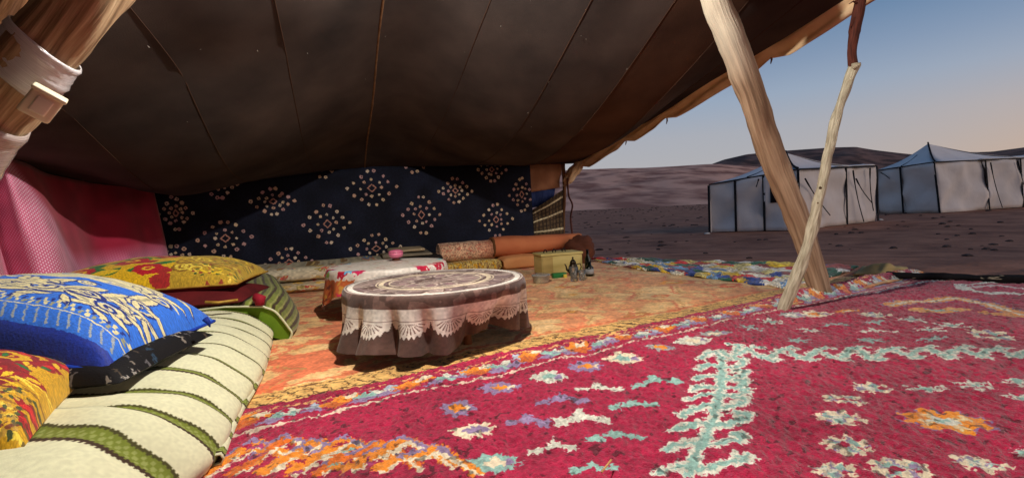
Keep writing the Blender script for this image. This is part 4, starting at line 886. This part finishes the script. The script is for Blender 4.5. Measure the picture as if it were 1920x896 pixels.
cv = Canvas(-1, -1, 1, 1, 300, (226, 184, 24)); r = random.Random(11)
def rosette(cv, x, y, s, c, c2=(232, 190, 40)):
    for k in range(7): cv.ell(x + s * .72 * cos(k * .9), y + s * .72 * sin(k * .9), s * .48, s * .42, c)
    cv.ell(x, y, s * .5, s * .42, c2); cv.ell(x, y, s * .24, s * .2, c)
for k in range(90): leaf(cv, r.uniform(-1, .35), r.uniform(-1, 1), r.uniform(.10, .18), .07, r.uniform(0, 3), r.choice([(30, 122, 52), (30, 122, 52), (236, 200, 30), (170, 40, 40)]))
for x, y, s in ((-.50, .05, .17), (-.05, .25, .19), (-.12, -.45, .13), (-.78, -.35, .13), (.18, -.15, .11), (-.75, .55, .13), (-.3, .7, .12), (.25, .5, .11), (-.95, .1, .11), (-.55, -.7, .11), (.1, -.75, .11), (-.3, .35, .10), (-.65, .85, .1), (.05, .85, .1)): rosette(cv, x, y, s * 1.15, (186, 22, 40))
X, Y = cv.full(); cv.put(full, (X > .34) & (X < 1), (190, 156, 44))
for k in range(20): scroll(cv, r.uniform(.4, .95), r.uniform(-.95, .95), r.uniform(.08, .16), 1.5, r.uniform(0, 6), 1, .026, r.choice([(236, 200, 40), (140, 100, 30), (240, 214, 80)]))
for k in range(130): cv.ell(r.uniform(.55, 1), r.uniform(-1, .3), .018, .018, r.choice([(70, 96, 40), (150, 60, 40), (236, 204, 80)]))
cv.warp(2.5, 6, 3); cv.warp(1.5, 2.5, 13); cv.grain(.15, 3, 2)
M['yellow'] = mat_img('yellow_brocade', cv.image('yellow_brocade_pattern'), .65, (150, .4, .003), .2, .3)
cv = Canvas(-1, -1, 1, 1, 300, (206, 158, 26)); r = random.Random(17)
cv.shape(-.1, 0, .88, .76, lambda p, q: (abs(p) ** 3 + abs(q) ** 3 < 1), (132, 26, 34))
for k in range(30): leaf(cv, r.uniform(-.8, .8), r.uniform(-.8, .8), r.uniform(.08, .16), .05, r.uniform(0, 3), r.choice([(40, 104, 52), (216, 170, 30), (216, 170, 30), (190, 40, 40)]))
for x, y, s in ((0, 0, .25), (.5, .3, .16), (-.5, -.3, .16), (.2, -.6, .14), (-.4, .5, .14)): rosette(cv, x, y, s, (216, 168, 26), (150, 30, 40))
for s in (-1, 1):
    for k in range(20): q = -1 + k * .045; leaf(cv, q, s * r.uniform(.7, .9), .13, .017, r.uniform(.3, 1.1) * s, (150, 104, 24)); leaf(cv, s * r.uniform(.66, .96), q, .16, .016, r.uniform(-.5, 1.0), r.choice([(236, 194, 30), (150, 104, 24), (240, 210, 70), (120, 60, 30)]))
for k in range(30):
    x, y = r.uniform(.1, .98), r.uniform(-.8, .9); g_ = r.uniform(0, 3); leaf(cv, x, y, r.uniform(.10, .17), .065, g_, (150, 24, 32)); leaf(cv, x + .02, y, .08, .03, g_ + .5, r.choice([(36, 112, 52), (232, 192, 40), (206, 40, 40)]))
for k in range(420): x, y = r.uniform(-1, 1), r.uniform(-1, -.45); cv.ell(x, y, .02, .02, r.choice([(110, 90, 40), (70, 80, 40), (190, 150, 60), (120, 40, 30)]))
cv.warp(2.5, 6, 3); cv.warp(1.5, 2.5, 5); cv.grain(.15, 3, 2); M['redyel'] = mat_img('red_yellow_brocade', cv.image('red_yellow_pattern'), .65, (150, .4, .003), .2, .3)
M['maroon'] = mat_n('maroon_velvet', (64, 14, 18), (104, 26, 30), 6, .8, bump=(120, .4, .003)); M['red_tassel'] = mat_n('red_velvet', (120, 16, 32), (160, 30, 50), 8, .8); M['gold'] = mat_n('gold_trim', (150, 112, 40), (196, 156, 66), 30, .6)
def cushion(label, c, w, d, h, yaw, mat, under, **kw):
    root = thing('cushion', Vector((c[0], c[1], c[2] - h * kw.get('flat', .45))), label, 'cushion', 'cushions on the striped mattress'); R_ = pillow_parts(Vector(c), w, d, h, yaw, mat, under, root, **kw); return root, R_
TY = .02
bc, _ = cushion('flat black cushion with pale flecks lying underneath the blue one', (-1.42, 1.42, .230), .72, .50, .085, .13, M['blackc'], M['blackc'], seed=3, ear=.05)
b_, R_ = cushion('plump royal blue brocade cushion with cream scrolls and a checked border', (-1.56, 1.47, .325), .92, .54, .18, .10, M['blue'], M['blue_under'], seed=1, pitch=.03, roll=.05, slump=.25, ear=.07, edge=M['blue_under'])
tube('corner_tuft', [P(384, 597, 1.60), P(391, 604, 1.60), P(394, 613, 1.60)], [.010, .007, .002], M['blue_under'], b_, 6)
cushion('yellow and maroon brocade cushion lying in front of the blue one, nearest the viewer', (-1.28, 1.02, .235), .42, .42, .135, .5, M['redyel'], M['redyel'], seed=6, pitch=.05, roll=.12, ear=.05)
mr, _ = cushion('dark maroon velvet cushion beneath the yellow floral one', (-1.86, 2.56, .235), .88, .52, .08, .22, M['maroon'], M['maroon'], seed=8, ear=.05)
tube('zip', [P(385, 566, 2.26), P(410, 567, 2.27), P(446, 562, 2.32)], .007, M['gold'], mr, 6)
tube('corner_tassel', [P(478, 556, 2.42), P(487, 560, 2.41), P(486, 572, 2.40)], [.02, .028, .018], M['red_tassel'], mr, 10, .006)
cushion('large yellow cushion with red flowers and green leaves at the far end of the mattress', (-1.96, 2.64, .318), .96, .58, .150, .22, M['yellow'], M['maroon'], seed=9, ear=.06, edge=M['gold'])

# ------------------------------------------------------------------ round tables and their cloths
M['table_wood'] = mat_n('table_wood', (92, 52, 30), (138, 84, 50), 4, .5, mapping=(1, 6, 1)); M['table_red'] = mat_n('table_red', (150, 62, 34), (190, 92, 52), 4, .5)
def round_table(c, R, H, label, mat):
    root = thing('round_table', c, label, 'table')
    v, f, uv = lathe_data([(R * .97, H - .026), (R, H - .02), (R, H - .006), (R * .985, H - .001)], 48, c); mesh('tabletop', v, f, mat, root, smooth=False)
    v, f, uv = lathe_data([(R * .56, H - .075), (R * .60, H - .075), (R * .60, H - .03), (R * .56, H - .03)], 40, c); mesh('apron', v, f, mat, root, smooth=False)
    for k in range(4):
        a = pi / 4 + k * pi / 2; p = c + Vector((cos(a), sin(a), 0)) * R * .52
        v, f, uv = lathe_data([(.018, .0), (.022, .02), (.016, .05), (.026, .10), (.020, .14), (.028, H - .05), (.028, H - .028)], 12, p); mesh('leg', v, f, mat, root)
    return root
TC = G(824, 637); TC.z = .004; TR, TH = .430, .292
round_table(TC, TR - .006, TH - .004, 'low round wooden table hidden beneath the brown lace cloth', M['table_wood'])
# brown cloth: unrolled as angle x distance from the middle
CR, DROP = TR, .25; ARC_ = 2 * pi * TR
cv = Canvas(0, 0, ARC_, CR + DROP, 420, (88, 65, 58)); X, Y = cv.full(); TH_ = X / ARC_ * 2 * pi
px_, py_ = Y * np.cos(TH_), Y * np.sin(TH_)
def vn2(a, b, cell, seed):
    g = np.random.default_rng(seed).random((64, 64)).astype(np.float32); x = (a + 2) / cell; y = (b + 2) / cell; xi, yi = x.astype(int) % 63, y.astype(int) % 63; fx, fy = x % 1, y % 1
    return (g[yi, xi] * (1 - fx) + g[yi, xi + 1] * fx) * (1 - fy) + (g[yi + 1, xi] * (1 - fx) + g[yi + 1, xi + 1] * fx) * fy
p1 = vn2(px_, py_, .05, 1) * .6 + vn2(px_, py_, .022, 2) * .4; top = Y < CR
cv.put(full, top * (p1 > .50), (146, 126, 120)); cv.put(full, top * (abs(p1 - .52) < .016), (190, 174, 162)); cv.put(full, top * (p1 < .40), (116, 96, 96))
for k in range(12):
    a = (TH_ - k * pi / 6 + pi) % (2 * pi) - pi; m_ = ((a * Y) ** 2 / .0011 + (Y - .17) ** 2 / .0032); cv.put(full, top * (abs(m_ - 1) < .3), (176, 158, 148)); cv.put(full, top * (m_ < .35), (128, 100, 104))
    m_ = (((a - .26 + pi) % (2 * pi) - pi) * Y) ** 2 / .0009 + (Y - .338) ** 2 / .0014; cv.put(full, top * (abs(m_ - 1) < .3), (166, 148, 140))
for r_, w_ in ((.262, .011), (.285, .004), (.222, .003)): cv.put(full, (abs(Y - r_) < w_ / 1.0) * .9, (222, 206, 176))
cv.put(full, (abs(Y - .404) < .013), (222, 216, 206)); cv.put(full, (abs(Y - .426) < .003), (200, 190, 180))
dn = Y - CR; d1, d2 = .054, .108; NSC = 17; ph = (X / ARC_ * NSC) % 1 - .5
cv.put(full, (dn > 0) & (dn < d1) & (vn2(X, Y, .03, 5) > .62), (120, 92, 84))
scal = d2 + .064 * np.sqrt(np.clip(1 - (ph * 2) ** 2, 0, 1)) + .006 * np.cos(ph * 2 * pi * 9)
lace = (dn > d1) & (dn < scal); cv.put(full, lace, (226, 222, 214))
cv.put(full, lace & (abs(dn - d2 + .006) < .0016), (110, 90, 84))
aa = np.arctan2(dn - d2 + .012, ph * ARC_ / NSC + 1e-6); rad_ = np.hypot(dn - d2 + .012, ph * ARC_ / NSC)
cv.put(full, lace & (dn > d2 + .006) & (np.cos(aa * 26) > .62) & (rad_ > .014) & (rad_ < .062), (104, 80, 72)); cv.put(full, lace & (dn > d2) & (abs(rad_ - .030) < .0022), (226, 222, 214))
cv.put(full, (dn > scal) & (dn < scal + .004), (70, 50, 44)); cv.grain(.10, 4, 5); cv.grain(.14, 34, 6)
M['brown_cloth'] = mat_img('brown_lace_cloth', cv.image('lace_cloth_pattern'), .6, (160, .35, .003), .15, .35)
def angd(a, b): return (a - b + 180) % 360 - 180
def tablecloth(name, label, c, R, H, drop_fn, flare_fn, crease, mat, NT=288, tilt=0.0):
    V, UV, Fc = [], [], []; tops = 12; sk = 22
    for j in range(tops + sk + 1):
        for i in range(NT + 1):
            th = 2 * pi * i / NT; dg = math.degrees(th)
            if j <= tops: r = max(.004, R * j / tops); z = H + .003 + .0015 * mnoise.noise(Vector((r * cos(th) * 9, r * sin(th) * 9, 1))); l = r
            else:
                q = (j - tops) / sk; dr = drop_fn(dg); l = R + dr * q
                fl = flare_fn(dg) * (q ** 1.3) + crease(dg) * sm(0.05, .8, q)
                rnd = .012 * (1 - exp(-q * dr / .012)); r = R + rnd + fl; z = H + .003 - dr * q * (1 - .10 * abs(fl) / .1) + .004 * exp(-q * 30)
                z += .004 * mnoise.noise(Vector((dg * .1, q * 4, 2)))
            V.append(c + Vector((r * cos(th), r * sin(th), max(z, .014)))); UV.append((i / NT, l))
    n = NT + 1
    for j in range(tops + sk):
        for i in range(NT): a = j * n + i; Fc.append((a, a + n, a + n + 1, a + 1))
    return V, Fc, UV
creases = [(a, w * .75, h * 1.5) for a, w, h in [(-162, 9, .05), (-146, 6, .035), (-126, 4, .045), (-104, 4.5, .05), (-88, 5, .04), (-62, 12, .035), (-38, 9, .04), (-14, 7, .045), (8, 8, .03), (40, 7, .03), (75, 9, .04), (110, 7, .03), (150, 8, .04)]]
def cr1(d): return -sum(h * exp(-(angd(d, a) / w) ** 2) for a, w, h in creases) + .006 * sin(radians(d) * 31)
def fl1(d): return .085 * exp(-(angd(d, -118) / 46) ** 2) - .075 * exp(-(angd(d, -52) / 30) ** 2) + .025 * exp(-(angd(d, -10) / 18) ** 2)
def dr1(d): return .243 + .012 * sin(radians(d) * 5 + 1) - .035 * exp(-(angd(d, -48) / 16) ** 2) - .018 * exp(-(angd(d, -150) / 10) ** 2) + .012 * exp(-(angd(d, -96) / 9) ** 2)
v, f, uv = tablecloth('t', '', TC, TR, TH, dr1, fl1, cr1, None)
o = mesh('tablecloth', v, f, M['brown_cloth'], None, [(a, b / (CR + DROP)) for a, b in uv], loc=TC + Vector((0, 0, TH))); tag(o, 'brown tablecloth with white lace scallops and pale rings, draped over the nearer round table', 'tablecloth')

T2 = G(733, 570); T2 = Vector((-.83, 3.16, .004)); R2, H2 = .375, .305
round_table(T2, R2 - .006, H2 - .004, 'low reddish round table under the white flowered cloth', M['table_red'])
cv = Canvas(0, 0, 2 * pi * R2, R2 + .26, 300, (222, 214, 204)); X, Y = cv.full(); r = random.Random(4); A2 = 2 * pi * R2
cv.put(full, (Y > R2 + .05) & (Y < R2 + .20) & (np.sin(X / A2 * 2 * pi * 3 + 1.2) > -.35), (196, 104, 60))
for k in range(150): x, y = r.uniform(0, A2), r.uniform(R2 + .05, R2 + .2); cv.ell(x, y, .018, .012, r.choice([(150, 50, 40), (206, 150, 70), (186, 72, 50), (120, 60, 50)]), r.uniform(0, 3))
for k in range(26):
    x, y, s = r.uniform(0, A2), R2 + r.choice([-.02, .015, .02, .16, .22]), r.uniform(.02, .035); c = r.choice([(206, 40, 90), (206, 40, 90), (110, 180, 220), (150, 196, 90), (190, 30, 60)])
    for j in range(5): cv.ell(x + s * .7 * cos(j * 1.26), y + s * .7 * sin(j * 1.26), s * .55, s * .5, c)
for k in range(50): x, y = r.uniform(0, A2), r.uniform(.06, R2 - .05); cv.ell(x, y, .02 * R2 / y, .012, r.choice([(200, 180, 160), (206, 160, 150), (196, 196, 176)]))
cv.put(full, (abs(Y - R2 - .235) < .012) & (np.sin(X * 60) > 0), (190, 30, 60)); cv.warp(4, 5, 3); cv.grain(.08, 4, 4)
M['flower_cloth'] = mat_img('white_flower_cloth', cv.image('flower_cloth_pattern'), .45, (140, .25, .003), 0, .5)
v, f, uv = tablecloth('t', '', T2, R2, H2, lambda d: .17 + .07 * exp(-(angd(d, 190) / 30) ** 2) + .03 * sin(radians(d) * 4), lambda d: .03, lambda d: .012 * sin(radians(d) * 14), None, 200)
tag(mesh('tablecloth', v, f, M['flower_cloth'], None, [(a, b / (R2 + .26)) for a, b in uv], loc=T2 + Vector((0, 0, H2))), 'white tablecloth with pink, blue and green flowers over the farther round table', 'tablecloth')
M['pink_glaze'] = mat_n('pink_glaze', (196, 92, 128), (214, 120, 150), 4, .35, spec=.5); M['cork'] = mat_n('dark_wood', (70, 40, 30), (100, 60, 44), 9, .6)
bc_ = Vector((-.82, 3.36, H2 + .009)); bowl = thing('sugar_bowl', bc_, 'small pink bowl with a dark foot on the flowered table', 'bowl')
v, f, uv = lathe_data([(.026, 0), (.028, .008), (.020, .018)], 20, bc_); mesh('foot', v, f, M['cork'], bowl)
v, f, uv = lathe_data([(.022, .018), (.044, .026), (.050, .042), (.050, .056), (.047, .056)], 24, bc_); mesh('body', v, f, M['pink_glaze'], bowl)
v, f, uv = lathe_data([(.050, .057), (.049, .066), (.030, .074), (.008, .077)], 24, bc_); mesh('lid', v, f, M['pink_glaze'], bowl)

# ------------------------------------------------------------------ folded and rolled rugs by the back wall
def rolled(name, label, u0, u1, t, z, r, mat, spiral_mat, cat='rolled rug', squash=.8, seed=0, dt=0.0, taper=0.0):
    a, b = T(u0, t, z), T(u1, t + dt, z); ax = (b - a).normalized(); side = Vector((-ax.y, ax.x, 0)); root = thing(name, lerp(a, b, .5) - Vector((0, 0, r * squash)), label, cat)
    V, UV, Fc = [], [], []; NL, n = 40, 28
    for i in range(NL + 1):
        q = i / NL; p = lerp(a, b, q); rr = r * (1 - taper * q) * (1 + .07 * mnoise.noise(Vector((q * 3, seed, 0))))
        for k in range(n + 1):
            th = 2 * pi * k / n; w = 1 + .06 * mnoise.noise(Vector((cos(th) * 1.6 + seed, sin(th) * 1.6, q * 4))) + (.05 if 2.2 < th < 2.6 else 0)
            V.append(p + side * cos(th) * rr * w + Vector((0, 0, sin(th) * rr * squash * w))); UV.append((q, k / n))
    for i in range(NL):
        for k in range(n): e_ = i * (n + 1) + k; Fc.append((e_, e_ + 1, e_ + n + 2, e_ + n + 1))
    mesh('outer_layer', V, Fc, mat, root, UV)
    for p, s in ((a, -1), (b, 1)):
        v, f = [], []
        for k in range(n): th = 2 * pi * k / n; v.append(p + side * cos(th) * r * .94 * (1 - taper * (s > 0)) + Vector((0, 0, sin(th) * r * squash * .94 * (1 - taper * (s > 0)))) - ax * s * .012)
        mesh('end_core', v, [tuple(range(n)) if s > 0 else tuple(range(n - 1, -1, -1))], M['black'], root, smooth=False)
        for ring in (.88, .60, .32):
            pts = [p + ax * s * .002 + side * cos(w) * r * ring * (1 - taper * (s > 0)) + Vector((0, 0, sin(w) * r * squash * ring * (1 - taper * (s > 0)))) for w in np.linspace(0, 2 * pi, 22)]
            tube('rolled_layer', pts, r * .085, spiral_mat, root, 6)
    return root
cv = Canvas(0, 0, 1, 1, 300, (206, 170, 140)); cv.grain(.1, 40, 3)
nz = vnoise(cv.h, cv.w, 6, 9); cv.put(full, (nz > .62) * .75, (150, 112, 96)); nz = vnoise(cv.h, cv.w, 9, 19); cv.put(full, (nz > .72) * .6, (176, 96, 80)); X, Y = cv.full(); cv.put(full, np.clip((X - .6) * 1.6, 0, .7), (196, 118, 92)); cv.grain(.2, 3, 2)
M['pattern_roll'] = mat_img('pale_patterned_rug', cv.image('pale_patterned_rug_pattern'), .95, (120, .5, .005), .1)
M['orange_roll'] = mat_n('orange_rug', (172, 94, 62), (204, 130, 88), 2.2, .95, mapping=(1, 1, 1), bump=(120, .5, .005), detail=7); M['orange_pale'] = mat_n('pale_orange_rug', (196, 132, 82), (224, 168, 114), 2.5, .95, bump=(120, .5, .005), detail=7)
cv = Canvas(0, 0, 1.2, .5, 240, (200, 178, 104)); nz = vnoise(cv.h, cv.w, 4, 5); cv.put(full, (nz > .58), (140, 108, 70)); nz = vnoise(cv.h, cv.w, 9, 7); cv.put(full, (nz > .66), (196, 150, 48)); cv.grain(.2, 3, 1)
M['yellow_fold'] = mat_img('yellow_speckled_rug', cv.image('yellow_speckled_pattern'), .95, (120, .5, .005), .1)
M['grey_fold'] = mat_n('grey_blanket', (92, 86, 76), (140, 130, 112), 3, .95, mapping=(1, 6, 1), bump=(90, .5, .005)); M['beige_fold'] = mat_n('beige_blanket', (150, 134, 108), (186, 168, 138), 3, .95, bump=(90, .5, .005)); M['dark_fold'] = mat_n('black_blanket', (24, 22, 24), (54, 46, 44), 3, .95, bump=(90, .5, .005))
flatmat('folded_rug', 'folded yellow speckled rug at the bottom of the pile, beneath the pale patterned roll', 2.58, 3.16, .22, .62, .012, .125, M['yellow_fold'], 'folded rug', 11)
flatmat('folded_rug', 'folded pale orange rug at the bottom of the pile, right of the yellow speckled one', 3.17, 4.02, .24, .66, .012, .135, M['orange_pale'], 'folded rug', 12)
rolled('rolled_rug', 'pale patterned rolled rug lying on the yellow speckled one', 2.56, 3.14, .40, .222, .125, M['pattern_roll'], M['pattern_roll'], seed=2)
rolled('rolled_rug', 'long orange rolled rug on top of the pile by the far corner', 3.12, 4.16, .44, .245, .135, M['orange_roll'], M['log_dark'], seed=5, taper=.25)
flatmat('folded_blanket', 'folded black blanket at the bottom, between the flowered table and the rug pile', 2.10, 2.55, .20, .62, .14, .215, M['dark_fold'], 'blanket', 14)
flatmat('folded_blanket', 'folded grey striped blanket on the black one, left of the rolled rugs', 1.98, 2.46, .16, .56, .218, .262, M['grey_fold'], 'blanket', 15)
flatmat('folded_blanket', 'thin folded beige blanket topmost on the grey one, left of the rolled rugs', 2.06, 2.40, .22, .50, .264, .296, M['beige_fold'], 'blanket', 16)
flatmat('floor_pad', 'black pad on the floor carrying the folded blankets', 2.2, 2.54, .16, .66, .012, .138, M['dark_fold'], 'pad', 17)
M['brown_bag'] = mat_n('brown_cloth_bag', (70, 38, 28), (108, 62, 44), 4, .9, bump=(50, .5, .005))
bgc = P(1089, 476, 5.25); bm = bmesh.new(); bmesh.ops.create_icosphere(bm, subdivisions=4, radius=1)
v = [Vector((bgc.x, bgc.y, .16)) + Vector((q.co.x * .17, q.co.y * .14, q.co.z * .15)) * (1 + .25 * mnoise.noise(q.co * 1.6) + .08 * mnoise.noise(q.co * 6)) for q in bm.verts]; f = [tuple(w.index for w in fc.verts) for fc in bm.faces]; bm.free()
tag(mesh('cloth_bag', v, f, M['brown_bag'], None, loc=(bgc.x, bgc.y, .01)), 'slumped brown cloth bag at the right end of the rug pile', 'bag')

# ------------------------------------------------------------------ tea things by the far corner
M['cream_wood'] = mat_n('cream_painted_wood', (176, 160, 96), (208, 194, 130), 3, .6, mapping=(1, 1, 5), bump=(40, .3, .003)); M['tan_wood'] = mat_n('tan_side_wood', (150, 130, 76), (182, 160, 100), 3, .6, mapping=(1, 1, 5))
ba, bb = G(1018, 520), G(1094, 513); bx_ = (bb - ba); bw = bx_.length; ax = bx_.normalized(); ay = Vector((-ax.y, ax.x, 0)); bc_ = lerp(ba, bb, .5) + ay * .13
bh = .165; box = thing('wooden_box', bc_, 'cream painted wooden box with dark loop handles on its lid, by the far corner', 'box')
v, f = box_data(bc_ + Vector((0, 0, .02 + bh / 2)), bw, .24, bh, ax, ay, .006); mesh('body', v, f, M['cream_wood'], box, smooth=False)
v, f = box_data(bc_ + Vector((0, 0, .02 + bh + .013)), bw + .016, .256, .022, ax, ay, .005); mesh('lid', v, f, M['cream_wood'], box, smooth=False)
v, f = box_data(bc_ - ay * .122 - ax * (bw * .5 - .055) + Vector((0, 0, .02 + bh * .5)), .10, .012, bh * .96, ax, ay, .003); mesh('side_board', v, f, M['tan_wood'], box, smooth=False)
for k in (-.30, -.08, .16):
    p = bc_ + ax * bw * k + Vector((0, 0, .02 + bh + .024)); tube('handle', [p + ax * .016 * cos(w) + Vector((0, 0, .030 * sin(w))) for w in np.linspace(0, pi, 9)], .005, M['black'], box, 6)
for k in (-1, 1):
    for j in (-1, 1):
        v, f = box_data(bc_ + ax * k * (bw / 2 - .025) + ay * j * .095 + Vector((0, 0, .012)), .03, .03, .022, ax, ay, .002); mesh('foot', v, f, M['tan_wood'], box, smooth=False)
M['green_pack'] = mat_n('green_packet', (16, 96, 44), (30, 128, 60), 6, .4, spec=.5); M['yellow_label'] = mat_n('yellow_label', (200, 176, 60), (220, 196, 84), 9, .5)
g0 = G(1049, 524); pk_ = thing('tea_packet', g0, 'green tea packet lying in front of the wooden box', 'packet')
v, f = box_data(g0 + Vector((0, .03, .030)), .125, .06, .052, ax, ay, .006); mesh('wrapper', v, f, M['green_pack'], pk_)
v, f = box_data(g0 + Vector((.05, 0.0, .026)) - ay * .003, .03, .02, .035, ax, ay, .003); mesh('label_band', v, f, M['yellow_label'], pk_)
M['glass'] = mat_glass('clear_glass', (228, 232, 228), .06, .9); M['tea'] = mat_glass('dark_tea', (70, 40, 16), .05, .7); M['bottle'] = mat_glass('dark_bottle_glass', (14, 22, 16), .08, .4); M['label'] = mat_n('paper_label', (120, 124, 130), (176, 178, 180), 12, .7)
def glass(label, c, r, h, fill):
    root = thing('tea_glass', c, label, 'glass'); v, f, uv = lathe_data([(r * .72, 0), (r * .78, .006), (r * .74, h * .3), (r, h), (r * .93, h), (r * .66, h * .3), (r * .66, .012)], 24, c); mesh('wall', v, f, M['glass'], root)
    if fill: v, f, uv = lathe_data([(r * .62, .014), (r * .62, h * .3), (r * .62 + (r * .27) * (fill - .3) / .7, h * fill)], 24, c); mesh('tea', v, f, M['tea'], root)
z_ = Vector((0, 0, .012))
glass('clear tea glass with dark tea, left of the plain glass beside the wooden box', G(1076, 529) + z_, .036, .115, .75)
glass('clear empty tea glass between the dark tea and the small bottle', G(1092, 528) + z_, .034, .085, 0)
M['silver'] = mat_n('silver_metal', (120, 112, 96), (176, 170, 156), 8, .3); M['silver'].node_tree.nodes["Principled BSDF"].inputs["Metallic"].default_value = .9
pc = G(1076, 520) + z_ + Vector((0.0, .02, 0)); pot = thing('teapot', pc, 'small dark metal teapot standing against the front of the wooden box', 'teapot')
M['dark_metal'] = mat_n('dark_metal', (40, 34, 28), (84, 74, 60), 8, .35); M['dark_metal'].node_tree.nodes["Principled BSDF"].inputs["Metallic"].default_value = .8
v, f, uv = lathe_data([(.030, 0), (.036, .004), (.046, .04), (.044, .075), (.030, .105), (.026, .112)], 24, pc); mesh('body', v, f, M['dark_metal'], pot)
v, f, uv = lathe_data([(.030, .112), (.026, .128), (.012, .146), (.004, .150), (.008, .156), (.008, .166), (.002, .170)], 20, pc); mesh('lid', v, f, M['dark_metal'], pot)
tube('spout', [pc + ax * x + Vector((0, 0, z)) for x, z in ((-.038, .04), (-.06, .06), (-.066, .09), (-.078, .112))], [.012, .010, .007, .005], M['dark_metal'], pot, 8)
tube('handle', [pc + ax * x + Vector((0, 0, z)) for x, z in ((.036, .10), (.068, .105), (.078, .075), (.062, .04), (.042, .032))], .005, M['dark_metal'], pot, 8)
def bottle(label, c, r, h, lab):
    root = thing('bottle', c, label, 'bottle'); v, f, uv = lathe_data([(r * .9, 0), (r, .006), (r, h * .58), (r * .45, h * .74), (r * .36, h * .94)], 20, c); mesh('body', v, f, M['bottle'], root)
    v, f, uv = lathe_data([(r * .42, h * .94), (r * .42, h), (r * .3, h)], 16, c); mesh('cap', v, f, M['black'], root)
    if lab: v, f, uv = lathe_data([(r * 1.02, h * .16), (r * 1.02, h * .5)], 20, c); mesh('label_band', v, f, M['label'], root)
bottle('slim dark bottle close beside the right end of the wooden box', G(1099, 513) + z_ + Vector((.02, 0, 0)), .030, .215, 0)
bottle('short dark bottle with a grey paper label, rightmost of the tea things', G(1106, 520) + z_, .036, .13, 1)
dc = G(1015, 532) + z_; dish = thing('plastic_tub', dc, 'clear shallow plastic tub right of the brown tablecloth', 'tub')
M['clear_plastic'] = mat_glass('clear_plastic', (236, 240, 238), .18, .8)
v, f, uv = lathe_data([(.06, 0), (.064, .004), (.075, .055), (.080, .058), (.072, .058), (.058, .006)], 28, dc); mesh('bowl', v, f, M['clear_plastic'], dish)
v, f, uv = lathe_data([(.081, .059), (.081, .066), (.070, .071), (.02, .072)], 28, dc); mesh('lid', v, f, M['clear_plastic'], dish)
